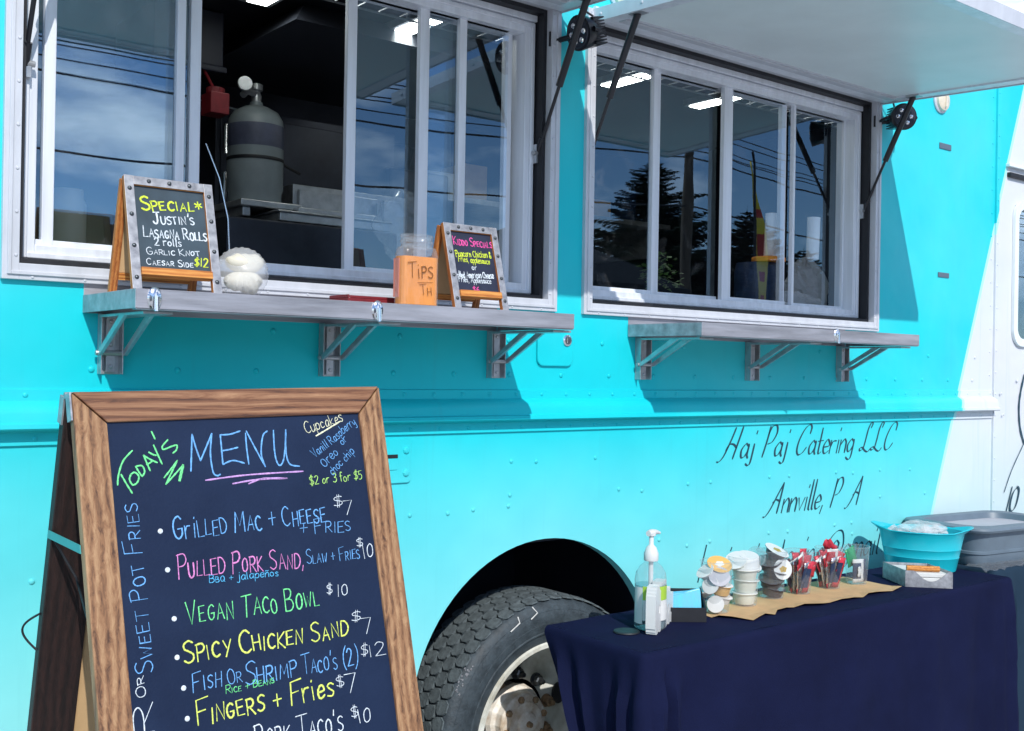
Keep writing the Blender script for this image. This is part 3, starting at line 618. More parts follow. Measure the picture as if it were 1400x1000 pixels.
# vertical seam and the cab
mb = MB(); mb.box(4.578, 4.602, -.010, .03, .3, ROOF-.02)
for k in range(26): rivet(mb, 4.59, .46+k*.093, -.010, .0055)
mb.build('seam_strip', M['paint'], T, bevel=.003)
CW = (4.742, 5.30, 1.60, 2.245)
mb = MB(); grid_panel(mb, [4.602, CW[0]+.02, CW[1]-.02, 5.6, 6.6], [.3, CW[2]+.02, CW[3]-.02, 2.40, ROOF], [(CW[0]+.02, CW[1]-.02, CW[2]+.02, CW[3]-.02)], .004)
mb.build('cab_side', M['paint'], T)
def rrect(x0, x1, z0, z1, r, n=6):
    p = []
    for cx, cz, a0 in ((x1-r, z1-r, 0), (x0+r, z1-r, 90), (x0+r, z0+r, 180), (x1-r, z0+r, 270)):
        for k in range(n+1): a = R(a0+90*k/n); p.append((cx+r*math.cos(a), cz+r*math.sin(a)))
    return p
A_, B_ = rrect(*CW[:2], *CW[2:], .075), rrect(CW[0]+.034, CW[1]-.034, CW[2]+.034, CW[3]-.034, .05)
mb = MB(); n = len(A_)
mb.grid([[(x, .003, z) for x, z in A_+A_[:1]], [(x, -.010, z) for x, z in A_+A_[:1]], [(x, -.010, z) for x, z in B_+B_[:1]], [(x, .02, z) for x, z in B_+B_[:1]]])
cwf = mb.build('cab_window', M['hatch'], T, smooth=True)
MB().prism([(x, .012, z) for x, z in B_], (0, .004, 0)).build('pane', M['glass'], cwf)
MB().box(4.62, 6.5, .5, 2.0, 1.0, 2.7).build('cab_interior', M['dark'], T)
MB().box(4.675, 5.6, -.016, .006, 2.385, 2.40).build('rain_gutter', M['hatch'], T, bevel=.003)
MB().box(4.687, 5.6, -.014, .006, 2.342, 2.362).build('door_track', M['black'], T, bevel=.003)
# ---- serving windows
def ring(mb, x0, x1, z0, z1, wd, y0, y1):
    mb.box(x0, x0+wd, y0, y1, z0, z1); mb.box(x1-wd, x1, y0, y1, z0, z1)
    mb.box(x0+wd, x1-wd, y0, y1, z0, z0+wd); mb.box(x0+wd, x1-wd, y0, y1, z1-wd, z1)
def window(W_, stiles, panes, seed):
    x0, x1, z0, z1 = W_
    mb = MB(); ring(mb, x0, x1, z0, z1, .034, -.013, .05)
    ring(mb, x0+.010, x1-.010, z0+.010, z1-.010, .008, -.0175, -.010)
    for k in range(10):
        z = z0+.05+k*(z1-z0-.1)/9; rivet(mb, x0+.027, z, -.0128, .0042); rivet(mb, x1-.027, z, -.0128, .0042)
    for k in range(14):
        x = x0+.06+k*(x1-x0-.12)/13; rivet(mb, x, z0+.006, -.0128, .004)
    fr = mb.build('window_frame', M['white_alu'], T, bevel=.0016)
    mb = MB(); ring(mb, x0+.0345, x1-.0345, z0+.0345, z1-.0345, .012, .012, .06); mb.build('gasket', M['black'], fr)
    # slider unit
    a0, a1, b0, b1 = x0+.047, x1-.047, z0+.047, 2.472
    mb = MB(); ring(mb, a0, a1, b0, b1, .034, .052, .135); ring(mb, a0+.004, a1-.004, b0+.004, b1-.004, .012, .044, .052)
    mb.box(a0, a1, .04, .13, b1, z1-.0465)
    mb.build('slider_unit', M['alu'], fr, bevel=.002)
    for (xa_, xb_, y) in stiles:
        MB().box(xa_, xb_, y, y+.018, b0+.026, b1-.02).build('sash_stile', M['alu'], fr, bevel=.002)
    for (xa_, xb_, y) in panes:
        for za_, zb_ in ((b0+.026, b0+.048), (b1-.034, b1-.012)): MB().box(xa_, xb_, y-.001, y+.017, za_, zb_).build('sash_rail', M['alu'], fr, bevel=.0015)
        MB().face_build(xa_, xb_, y+.008, b0+.044, b1-.03, fr)
    return fr
def face_build(s, xa_, xb_, y, z0, z1, fr):
    s.face([(xa_, y, z0), (xb_, y, z0), (xb_, y, z1), (xa_, y, z1)]); return s.build('pane', M['glass'], fr)
MB.face_build = face_build
window(W1, [(.676, .701, .072), (.970, .991, .072), (1.012, 1.039, .096), (1.436, 1.464, .096), (1.646, 1.677, .072), (1.778, 1.803, .072), (1.958, 1.984, .096)],
       [(.655, .991, .075), (.701, 1.012, .099), (1.464, 1.778, .099), (1.677, 1.958, .0755)], 1)
window(W2, [(2.262, 2.28, .072), (2.549, 2.566, .072), (2.583, 2.606, .096), (2.893, 2.938, .072), (3.236, 3.264, .096), (3.276, 3.288, .072), (3.616, 3.64, .096)],
       [(2.275, 2.55, .075), (2.606, 2.895, .099), (2.938, 3.24, .075), (3.288, 3.62, .099)], 2)
# ---- hatches
def hatch(W_, name):
    x0, x1 = W_[0]+.018, W_[1]-.004; L, th = .868, .034; zh, sl = 2.498, R(-2.9)
    ey = Vector((0, -math.cos(sl), math.sin(sl))); ez = Vector((0, math.sin(sl), math.cos(sl))); o = Vector((0, -.016, zh))
    P = lambda x, d, h: Vector((x, 0, 0))+o+ey*d+ez*h
    def bx(mb, xa_, xb_, d0, d1, h0, h1): mb.hexa([P(xa_, d0, h0), P(xb_, d0, h0), P(xb_, d1, h0), P(xa_, d1, h0), P(xa_, d0, h1), P(xb_, d0, h1), P(xb_, d1, h1), P(xa_, d1, h1)])
    mb = MB(); bx(mb, x0, x1, .0, L, .018, .0335)
    top = mb.build('hatch', M['paint'], T, bevel=.002)
    mb = MB(); wd = .052
    bx(mb, x0, x0+wd, 0, L, 0, .018); bx(mb, x1-wd, x1, 0, L, 0, .018); bx(mb, x0+wd, x1-wd, 0, wd, 0, .018); bx(mb, x0+wd, x1-wd, L-wd, L, 0, .018)
    mb.build('border_frame', M['alu'], top, bevel=.002)
    mb = MB(); bx(mb, x0+wd, x1-wd, wd, L-wd, .006, .018); mb.build('liner', M['hatch'], top)
    mb = MB(); bx(mb, x0+wd, x1-wd, wd, wd+.03, -.003, .006); bx(mb, x0+wd, x1-wd, wd+.034, wd+.04, .001, .006); mb.build('trim_bead', M['white_alu'], top, bevel=.0015)
    mb = MB(); bx(mb, x0-.002, x0-.0002, -.002, L+.002, -.004, .036); bx(mb, x1+.0002, x1+.002, -.002, L+.002, -.004, .036); bx(mb, x0, x1, L+.0002, L+.003, -.006, .036)
    for d in (.03, .2, .4, .6, .8):
        for x, s in ((x0-.002, -1), (x1+.002, 1)): mb.dome(P(x, d, .016), (s, 0, 0), .005, .5, 8)
    mb.build('edge_trim', M['white_alu'], top)
    mb = MB(); mb.tube([(x0, -.018, zh+.036), (x1, -.018, zh+.036)], .009, 10); mb.build('hinge', M['alu'], top, smooth=True)
    # gas struts
    for x, s in ((x0+.032, 1), (x1-.038, -1)):
        a = Vector((x, -.165, zh-.012)); b = Vector((x-.012*0, .036, 2.09)); d = b-a
        mb = MB(); mb.tube([a, a+d*.55], .0105, 12); mb.tube([a+d*.55, a+d*.97], .0052, 10); mb.tube([a+d*.9, b+d*.02], .0095, 10); mb.sphere(a, .012, 10)
        st = mb.build('gas_strut', M['blackgloss'], top, smooth=True)
        mb = MB(); mb.box(x-.012, x+.012, .030, .048, 2.06, 2.115); mb.tube([(x, .034, 2.09), (x+.02*s, .034, 2.09)], .007, 8); mb.build('strut_mount', M['steel'], st, bevel=.001); mb = MB(); mb.obox(a+Vector((0, -.006, .008)), (1, 0, 0), (0, 1, 0), (0, 0, 1), .016, .026, .006); mb.build('strut_mount', M['steel'], st, bevel=.001)
hatch(W1, 'a'); hatch(W2, 'b')
# ---- serving shelves
def shelf(x0, x1, dep, brs, lats, mid):
    zt, zb = 1.605, 1.567
    mb = MB(); mb.box(x0, x1, -dep, -.002, zt-.003, zt); mb.box(x0, x1, -dep-.002, -dep, zb, zt); mb.box(x1, x1+.002, -dep-.002, -.002, zb, zt); mb.box(x0, x1, -.0018, 0, zb, zt+.026)
    mb.box(x0, x1, -dep, -dep+.02, zb-.0025, zb)
    s = mb.build('serving_shelf', M['alu_x'], T, bevel=.001)
    MB().box(x0-.002, x0, -dep-.002, -.002, zb, zt).build('end_cap', M['alu_x'], s, bevel=.0008)
    for x in brs:
        mb = MB(); mb.box(x-.024, x+.024, -.004, -.0005, 1.436, zb); mb.box(x-.024, x-.0215, -.026, -.004, 1.436, zb); mb.box(x+.0215, x+.024, -.026, -.004, 1.436, zb); mb.box(x-.010, x+.010, -.016, -.004, 1.44, zb)
        mb.box(x-.03, x+.03, -dep+.03, -.03, zb-.009, zb-.003)
        for z in (1.452, 1.50, 1.55): mb.dome((x, -.016, z), (0, -1, 0), .005, .6, 8)
        b = mb.build('shelf_bracket', M['steel'], s, bevel=.001)
        mb = MB()
        for sx in (-.027, .027): mb.hexa([(x+sx-.004, -.010, 1.478), (x+sx+.004, -.010, 1.478), (x+sx+.004, -.034, 1.478), (x+sx-.004, -.034, 1.478), (x+sx-.004, -.158, zb-.006), (x+sx+.004, -.158, zb-.006), (x+sx+.004, -.190, zb-.006), (x+sx-.004, -.190, zb-.006)])
        mb.tube([(x-.034, -.02, 1.482), (x+.034, -.02, 1.482)], .006, 8)
        mb.build('folding_brace', M['steel'], b, bevel=.0006)
    for x in lats:
        mb = MB(); mb.lathe([(.001, .007), (.012, .0055), (.015, .002), (.015, 0)], (x, -dep-.002, 1.587), (0, -1, 0), n=16, sy=1.5, caps=False)
        mb.box(x-.006, x+.006, -dep-.012, -dep-.004, 1.565, 1.59); mb.tube([(x, -dep-.010, 1.592), (x, -dep-.012, 1.562)], .004, 8)
        mb.build('draw_latch', M['chrome'], s, smooth=True)
    return s
shelf(.745, 1.868, .32, (.80, 1.337, 1.858-.0), (.78, 1.283), 1)
shelf(2.378, 3.502, .30, (2.434, 2.957, 3.472-.0), (3.02,), 2)
# ---- body fittings
p = rrect(2.012, 2.148, 1.472, 1.60, .022)
mb = MB(); mb.prism([(x, -.009, z) for x, z in p], (0, .0085, 0)); fd = mb.build('fuel_door', M['paint'], T, bevel=.003)
mb = MB(); mb.lathe([(.0165, 0), (.0165, .004), (.012, .006), (.0001, .006)], (2.121, -.009, 1.548), (0, -1, 0), n=20); mb.box(2.118, 2.124, -.0165, -.0152, 1.54, 1.556); mb.build('lock', M['chrome'], fd)
p = rrect(1.44, 1.589, 1.160, 1.276, .012)
mb = MB(); mb.prism([(x, -.006, z) for x, z in p], (0, .0055, 0))
for z in (1.186, 1.245): rivet(mb, 1.572, z, -.0055, .011); rivet(mb, 1.47, z, -.0055, .011)
lp = mb.build('latch_plate', M['paint'], T, bevel=.0015)
mb = MB(); mb.box(1.49, 1.545, -.008, -.0062, 1.195, 1.225); mb.build('slam_latch', M['paint'], lp, bevel=.002)
MB().box(1.49, 1.545, -.0085, -.0062, 1.2255, 1.235).build('latch_slot', M['black'], lp)
for x0, x1, z0, z1 in ((4.127, 4.215, 2.390, 2.414), (4.131, 4.213, 1.866, 1.886)): MB().box(x0, x1, -.004, -.0004, z0, z1).build('side_reflector', M['slot'], T, bevel=.0015)
for x, z in ((2.323, 2.612), (4.13, 2.585), (-.2, 2.6)):
    mb = MB(); mb.lathe([(.053, 0), (.053, .006), (.047, .010)], (x, -.0005, z), (0, -1, 0), n=28); ml = mb.build('marker_light', M['white_alu'], T, smooth=True)
    mb = MB(); mb.lathe([(.045, .010), (.043, .018), (.03, .024), (.0001, .026)], (x, -.0005, z), (0, -1, 0), n=28); mb.box(x-.004, x+.004, -.03, -.02, z-.03, z+.03); mb.build('lens', M['marker'], ml, smooth=True)
def work_lamp(x, y, z, d):
    d = Vector(d).normalized(); c = Vector((x, y, z))
    mb = MB(); mb.lathe([(.030, -.045), (.040, -.03), (.046, -.012), (.050, .006), (.050, .014), (.044, .016)], c, d, n=28)
    side = d.cross(Vector((0, 0, 1))).normalized(); upv = side.cross(d)
    for k in range(9):
        t = -.036+k*.009; mb.obox(c-d*.04+upv*t, d, side, upv, .022, .034, .0018)
    lamp = mb.build('work_lamp', M['blackgloss'], T, smooth=True)
    mb = MB(); mb.lathe([(.043, .0162), (.041, .018), (.0001, .018)], c, d, n=24); mb.build('lens', M['steeldark'], lamp)
    for k in range(7):
        mb = MB(); a = 2*math.pi*k/6; q = c+d*.018+(side*math.cos(a)+upv*math.sin(a))*(.026 if k < 6 else 0); mb.lathe([(.0085, 0), (.006, .003), (.0001, .004)], q, d, n=10); mb.build('emitter', M['chrome'], lamp)
    mb = MB(); mb.tube([c-side*.052, c-side*.054-d*.02, Vector((x-.03, -.001, z-.012))], .008, 8); mb.tube([c+side*.052, c+side*.05-d*.03, Vector((x-.03, -.001, z-.012))], .006, 8)
    mb.box(x-.052, x-.012, -.006, -.0006, z-.03, z+.012); mb.build('bracket', M['blackgloss'], lamp)
    mb = MB(); mb.tube([c-d*.04, c-d*.05+Vector((0, .01, .05)), c+Vector((-.02, .04, .10)), Vector((x-.02, -.004, z+.16))], .0035, 8); mb.build('cable', M['black'], lamp, smooth=True)
work_lamp(2.092, -.085, 2.425, (-.97, .02, -.22)); work_lamp(3.716, -.09, 2.437, (-.52, -.84, -.06))
# ---- lettering
EXs, EYs, NRM = Vector((1, 0, 0)), Vector((0, 0, 1)), Vector((0, -1, 0))
def script_line(text, x0, x1, z, h, wd):
    st, adv = layout(text, 'script'); sx = (x1-x0)/(adv-.7); sy = h/10; mb = MB()
    for s in st: ribbon(mb, [(x0+x*sx+.34*y*sy, z+y*sy) for x, y in s], (0, 0, 0), EXs, EYs, NRM, wd, .0011, pen=R(22))
    return mb.build('lettering', M['decal'], T)
script_line('Haj Paj Catering LLC', 2.835, 3.825, 1.174, .102, .0085)
script_line('Annville, P A', 3.075, 3.61, .975, .100, .0085)
script_line('hajpajcatering@gmail', 2.715, 3.735, .778, .110, .0080); script_line('.com', 3.752, 3.985, .778, .110, .0080)
mb = MB(); ribbon(mb, spline([(4.862, 1.474), (4.832, 1.40), (4.818, 1.33), (4.830, 1.24), (4.868, 1.168)]), (0, 0, 0), EXs, EYs, (0, -1, 0), .013, .0011)
ribbon(mb, spline([(4.868, 1.168), (4.842, 1.14), (4.76, 1.05), (4.698, .958)]), (0, 0, 0), EXs, EYs, (0, -1, 0), .005, .0011)
mb.build('cab_logo', M['decal'], T)
mb = MB()
for s in layout('10', 'script')[0]: ribbon(mb, [(4.705+.012*x+.005*y, .87+.0105*y) for x, y in s], (0, 0, 0), EXs, EYs, (0, -1, 0), .012, .0012, pen=R(25))
mb.build('cab_number', M['decal'], T)
# ---- rear wheel
WC = Vector((2.128, 0, .385)); WR = .405
wh = MB().lathe([(.10, .235), (.10, .30), (.03, .31)], WC, (0, 1, 0), n=32).build('wheel', M['hub'], T, smooth=True)
tp = [(.262, .062), (.268, .048), (.285, .042), (.318, .034), (.350, .033), (.378, .040), (.392, .052), (.396, .066), (.397, .15), (.396, .236), (.39, .25), (.36, .268), (.29, .262), (.262, .24)]
mb = MB(); mb.lathe(tp, WC, (0, 1, 0), n=96, caps=False)
for r_ in (.305, .330, .366):                # moulded rings on the sidewall
    pr = [(r_+.0035*math.cos(a), .0355+.003*math.sin(a)+(.004 if r_ > .36 else 0)) for a in [2*math.pi*k/6 for k in range(7)]]; mb.lathe(pr, WC, (0, 1, 0), n=96, caps=False)
ty = mb.build('tyre', M['tyre'], wh, smooth=True)
mb = MB(); NB = 54; rows = [(.046, .088), (.090, .132), (.134, .176), (.178, .220), (.222, .258)]
for ri, (ya, yb) in enumerate(rows):
    for k in range(NB):
        a0 = 2*math.pi*(k+(.5 if ri % 2 else 0))/NB; da = 2*math.pi/NB*.485; ym = (ya+yb)/2; hy = (yb-ya)/2*1.02
        pts = [(-1, -.62), (-.30, -1.0), (.45, -.86), (1, -.42), (1, .62), (.30, 1.0), (-.45, .86), (-1, .42)]
        def P(u, v, r): a = a0+da*v; return WC+Vector((math.cos(a)*r, ym+hy*u, math.sin(a)*r))
        edge = .0045 if ri in (0, 4) else 0
        lo = [P(u, v, .397) for u, v in pts]; hi = [P(u*.97, v*.965, .4055-(edge if (u < 0) == (ri == 0) else 0)) for u, v in pts]
        B = [mb.bm.verts.new(q) for q in lo]; Tt = [mb.bm.verts.new(q) for q in hi]; mb.bm.faces.new(Tt)
        for i in range(8): mb.bm.faces.new((B[i], B[(i+1) % 8], Tt[(i+1) % 8], Tt[i]))
mb.build('tread', M['tread'], wh)
# chalk marks rubbed on the sidewall
def wp(a, r, y=.0325): return WC+Vector((math.cos(R(a))*r, y, math.sin(R(a))*r))
rimp = [(.268, .058), (.272, .047), (.268, .040), (.257, .040), (.250, .048), (.243, .085), (.236, .15), (.228, .20), (.205, .222), (.17, .226), (.12, .226)]
mb = MB(); mb.lathe(rimp, WC, (0, 1, 0), n=72, caps=False); rim = mb.build('rim', M['rim'], wh, smooth=True)
for k in range(5):
    mb = MB(); a = 2*math.pi*(k+.2)/5; c = WC+Vector((.19*math.cos(a), .2195, .19*math.sin(a))); mb.lathe([(.034, -.002), (.034, .004)], c, (0, 1, 0), n=20, sx=.8); mb.build('hand_hole', M['black'], rim)
for k in range(10):
    a = 2*math.pi*(k+.35)/10; c = WC+Vector((.138*math.cos(a), .226, .138*math.sin(a)))
    mb = MB(); mb.lathe([(.021, 0), (.021, .005)], c, (0, -1, 0), n=14); mb.lathe([(.0165, .005), (.0165, .024), (.012, .027)], c, (0, -1, 0), n=6); mb.lathe([(.008, .024), (.008, .04)], c, (0, -1, 0), n=8); mb.build('lug_nut', M['stud'] if k % 3 else M['rust'], wh)
mb = MB(); mb.lathe([(.108, .222), (.102, .205), (.090, .196), (.088, .172), (.083, .166), (.066, .163), (.064, .156), (.036, .153), (.034, .146), (.022, .144), (.0001, .144)], WC, (0, 1, 0), n=16, caps=False); fl = mb.build('axle_flange', M['hub'], wh, bevel=.002)
for k in range(8):
    a = 2*math.pi*(k+.3)/8; c = WC+Vector((.0745*math.cos(a), .1645, .0745*math.sin(a))); MB().lathe([(.0105, 0), (.0105, .009), (.007, .012)], c, (0, -1, 0), n=6).build('flange_bolt', M['rust'], wh)
mb = MB(); pr = [(.030+.003*math.cos(a), .153+.003*math.sin(a)) for a in [2*math.pi*k/6 for k in range(7)]]; mb.lathe(pr, WC, (0, 1, 0), n=36, caps=False); mb.lathe([(.010, 0), (.008, .012), (.0001, .013)], WC+Vector((0, .144, 0)), (0, -1, 0), n=10); mb.build('hub_cap_seal', M['rust'], wh, smooth=True)
g = random.Random(31)
for pts, wd in (([(101, .389), (100.2, .372), (104.5, .362)], .0042), ([(110, .384), (111, .370), (117, .3645)], .0042)):
    mb = MB(); q = [wp(a, r_, .0325 if r_ < .372 else .0335+(r_-.372)*.85) for a, r_ in pts]; mb.tube(q, wd*.45, 6); mb.build('chalk_mark', M['paper'], ty)
for k in range(26):
    a, r_ = g.uniform(140, 153), g.uniform(.379, .394); mb = MB(); mb.dome(wp(a, r_, .0385+(r_-.378)*.86), (0, -1, 0), g.uniform(.002, .004), .25, 6); mb.build('scuff_mark', M['galv'], ty)
# ---- inside the kitchen (built in)
for x in (1.0, 1.545, 2.07, 2.59, 3.10, 3.63):
    mb = MB(); mb.box(x-.055, x+.055, .58, .90, 2.632, 2.66); cl = mb.build('ceiling_light', M['steel'], T, bevel=.003)
    MB().box(x-.034, x+.034, .60, .88, 2.6285, 2.6318).build('tube_cover', M['lampglow'], cl)
mb = MB(); mb.hexa([(1.62, .75, 2.565), (2.4, .75, 2.565), (2.4, 1.7, 2.565), (1.62, 1.7, 2.565), (1.70, .85, 2.655), (2.32, .85, 2.655), (2.32, 1.6, 2.655), (1.70, 1.6, 2.655)]); mb.build('exhaust_hood', M['steeldark'], T)
mb = MB()
for k in range(60):
    x = -.2+k*.075; mb.tube([(x, .20, 2.545), (x, .46, 2.545)], .0028, 6)
for y in (.20, .28, .37, .46): mb.tube([(-.25, y, 2.541), (4.3, y, 2.541)], .0034, 6)
for k in range(8): mb.tube([(.2+k*.55, .46, 2.54), (.2+k*.55, .46, 2.66)], .003, 6)
mb.build('overhead_wire_rack', M['steel'], T)
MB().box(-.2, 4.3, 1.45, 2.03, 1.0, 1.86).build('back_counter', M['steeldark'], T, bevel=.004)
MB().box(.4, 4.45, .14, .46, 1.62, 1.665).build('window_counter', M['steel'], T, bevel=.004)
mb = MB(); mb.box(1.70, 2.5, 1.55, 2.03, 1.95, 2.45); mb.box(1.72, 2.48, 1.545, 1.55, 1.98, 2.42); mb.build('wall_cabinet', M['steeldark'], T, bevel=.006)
mb = MB(); mb.tube([(1.33, 1.38, 2.43), (1.78, 1.50, 2.43)], .008, 8); mb.tube([(1.70, 1.46, 2.36), (1.70, 1.46, 2.25)], .007, 8); mb.tube([(1.70, 1.46, 2.18), (1.70, 1.46, 1.88)], .007, 8); mb.build('pot_rail', M['chrome'], T)
# ================================================================ A-FRAME MENU BOARD
O_ = Vector((.568, -.522, 1.411)); EX = Vector((.999505, .02547, .01846)).normalized(); UPV = Vector((-.02394, .23527, .97164)).normalized(); NV = EX.cross(UPV).normalized()
def BP(u, v, d=0): return O_+EX*u+UPV*v+NV*d          # d towards the viewer
W_, LEN = .61, 1.470
SB = thing('menu_board', 'tall wooden A-frame chalkboard with the handwritten menu standing in front of the truck', 'menu sign', (.9, -.6, GZ))
fwid = .0555
def plank(name, quad, m, th=.021, parent=SB, P=BP, bevel=.0025):
    """quad of (u,v) corners, front face at 0"""
    mb = MB(); mb.prism([P(u, v, -th) for u, v in quad], NV*th if P is BP else Vector((0, 0, 0))); return mb.build(name, m, parent, bevel=bevel)
e = .0006
plank('frame_stile', [(0, -LEN), (fwid-e, -LEN), (fwid-e, -fwid-e), (0, -e*2)], M['wood_z'])
plank('frame_stile', [(W_-fwid+e, -LEN), (W_, -LEN), (W_, -e*2), (W_-fwid+e, -fwid-e)], M['wood_z'])
plank('frame_rail', [(e*2, 0), (fwid, -fwid+.002), (W_-fwid, -fwid+.002), (W_-e*2, 0)], M['wood_x'])
plank('frame_rail', [(fwid, -1.26), (W_-fwid, -1.26), (W_-fwid, -1.2), (fwid, -1.2)], M['wood_x'])
mb = MB(); mb.prism([BP(fwid-.004, -1.205, -.012), BP(W_-fwid+.004, -1.205, -.012), BP(W_-fwid+.004, -fwid+.004, -.012), BP(fwid-.004, -fwid+.004, -.012)], NV*.006)
mb.build('chalk_panel', M['chalk_board'], SB)
po = O_-NV*.0058
write(SB, 'chalk_writing', [(t, u, v, u2, v2, h*(.95 if h > .03 else 1), c) for t, u, v, u2, v2, h, c in BOARD], po, EX, UPV, NV, wk=.060, seed=5)
for i, (c, s) in enumerate(TRACE):
    mb = MB(); ribbon(mb, spline(s, 6) if len(s) > 2 else s, po, EX, UPV, NV, .0029 if i not in (15,) else .0050, .0009); mb.build('chalk_stroke', M['ch_'+c], SB)
for u, v in BULLETS:
    mb = MB(); mb.dome(po+EX*u+UPV*v, NV, .0046, .3, 12); mb.build('bullet', M['ch_w'], SB)
# rear leg
tr = Vector((0, 0, 0)); UB = Vector((.01, -.245, .969)).normalized(); NB_ = EX.cross(UB).normalized()
OB = BP(0, -.004, -.030)
def QP(u, v, d=0): return OB+EX*u+UB*v+NB_*d
def qplank(name, quad, m, d0, d1, parent): mb = MB(); mb.prism([QP(u, v, d0) for u, v in quad], NB_*(d1-d0)); return mb.build(name, m, parent, bevel=.002)
rl = qplank('rear_leg', [(0, -1.475), (.078, -1.475), (.078, 0), (0, 0)], M['wood_dark'], -.022, 0, SB)
qplank('leg_stile', [(W_-.078, -1.475), (W_, -1.475), (W_, 0), (W_-.078, 0)], M['wood_dark'], -.022, 0, rl)
qplank('leg_rail', [(.0785, -.078), (W_-.0785, -.078), (W_-.0785, 0), (.0785, 0)], M['wood_dark'], -.022, 0, rl)
qplank('back_panel', [(.0785, -1.25), (W_-.0785, -1.25), (W_-.0785, -.0785), (.0785, -.0785)], M['ply'], -.016, -.006, rl)
mb = MB(); mb.obox(BP(-.0025, -.024, -.012), NV, EX, UPV, .010, .0015, .024); mb.obox(QP(-.0025, -.024, -.010), NB_, EX, UB, .010, .0015, .024); mb.tube([BP(-.004, -.001, -.026), BP(.03, -.001, -.026)], .006, 8); mb.build('strap_hinge', M['galv'], SB)
mb = MB(); a, b = BP(-.001, -.262, -.014), QP(-.001, -.250, -.012); mb.hexa([a+UPV*.007, b+UB*.007, b+UB*.007-EX*.002, a+UPV*.007-EX*.002, a-UPV*.007, b-UB*.007, b-UB*.007-EX*.002, a-UPV*.007-EX*.002]); mb.build('spreader_strap', M['teal'], SB)
mb = MB(); mb.tube([QP(.004, -.255, .002), QP(.04, -.32, .03), BP(.004, -.375, -.024)], .0022, 6); mb.build('spreader_cord', M['black'], SB)
mb = MB(); mb.tube([QP(-.001-.022*math.sin(math.pi*k/16), -.40-.07*k/16, -.012-.018*math.sin(math.pi*k/16)) for k in range(17)], .0020, 8); mb.build('loop_handle', M['black'], SB, smooth=True)

# ================================================================ THINGS ON THE SERVING SHELF
ZS = 1.6052
def table_sign(label, x0, width, height, yb, lines, board, seed, group='small easel boards on the shelf'):
    tb = R(15.5); U = Vector((0, math.sin(tb), math.cos(tb))); X = Vector((1, 0, 0)); Nn = X.cross(U); o = Vector((x0, yb, ZS))
    P = lambda u, v, d=0: o+X*u+U*v+Nn*d
    g = thing('easel_board', label, 'small sign', (x0+width/2, yb+.06, ZS), group)
    def pl(name, u0, u1, v0, v1, d0, d1, m, par=g, bev=.001): mb = MB(); mb.hexa([P(u0, v0, d0), P(u1, v0, d0), P(u1, v0, d1), P(u0, v0, d1), P(u0, v1, d0), P(u1, v1, d0), P(u1, v1, d1), P(u0, v1, d1)]); return mb.build(name, m, par, bevel=bev)
    sw = .0185; h = height
    for u0 in (0, width-sw):
        s = pl('front_stile', u0, u0+sw, 0, h, -.012, -.0006, M['honey_z'])
        pl('metal_strip', u0, u0+sw, .0015, h, -.0004, .0008, M['galv'], s, .0004)
        for v in (.025, .025+(h-.04)*.33, .025+(h-.04)*.66, h-.028): MB().dome(P(u0+sw/2, v, .0008), Nn, .0046, .75, 10).build('stud', M['stud'], s, smooth=True)
    t = pl('top_rail', sw+.0003, width-sw-.0003, h-.0185, h-.0004, -.012, -.0006, M['honey']); pl('metal_strip', sw+.0003, width-sw-.0003, h-.0185, h-.0004, -.0004, .0006, M['galv'], t, .0004)
    for k in range(3): MB().dome(P(width*(.27+.23*k), h-.009, .0006), Nn, .0046, .75, 10).build('stud', M['stud'], t, smooth=True)
    pl('chalk_panel', sw-.002, width-sw+.002, .045, h-.017, -.010, -.006, board)
    pl('ledge', sw+.0003, width-sw-.0003, .030, .046, -.014, .006, M['honey'])
    write(g, 'chalk_writing', lines, o-Nn*.0057, X, U, Nn, wk=.125, th=.0005, seed=seed)
    # rear leg
    tb2 = R(15); U2 = Vector((0, -math.sin(tb2), math.cos(tb2))); N2 = X.cross(U2); o2 = P(0, h, -.014)-U2*(h*math.cos(tb)/math.cos(tb2))
    Q = lambda u, v, d=0: o2+X*u+U2*v+N2*d
    def ql(name, u0, u1, v0, v1, d0, d1, m, par=g): mb = MB(); mb.hexa([Q(u0, v0, d0), Q(u1, v0, d0), Q(u1, v0, d1), Q(u0, v0, d1), Q(u0, v1, d0), Q(u1, v1, d0), Q(u1, v1, d1), Q(u0, v1, d1)]); return mb.build(name, m, par, bevel=.001)
    hh = h*math.cos(tb)/math.cos(tb2)
    rl_ = ql('rear_leg', 0, .016, .001, hh-.004, -.012, -.0005, M['honey_z']); ql('leg_stile', width-.016, width, .001, hh-.004, -.012, -.0005, M['honey_z'], rl_)
    ql('leg_panel', .0165, width-.0165, .045, hh-.006, -.009, -.004, M['ply'], rl_); ql('leg_rail', .0165, width-.0165, .030, .0445, -.012, -.0005, M['honey'], rl_)
    return g
table_sign('easel chalkboard headed SPECIAL in a galvanised frame, left end of the serving shelf', .750, .184, .2405, -.288, [(t, u-.005, v, u2-.005, v2, h, c) for t, u, v, u2, v2, h, c in SPECIAL], M['slate_green'], 11)
table_sign('smaller easel chalkboard with pink heading beside the orange tip jar', 1.521, .163, .2185, -.288, KIDS, M['slate_navy'], 12)

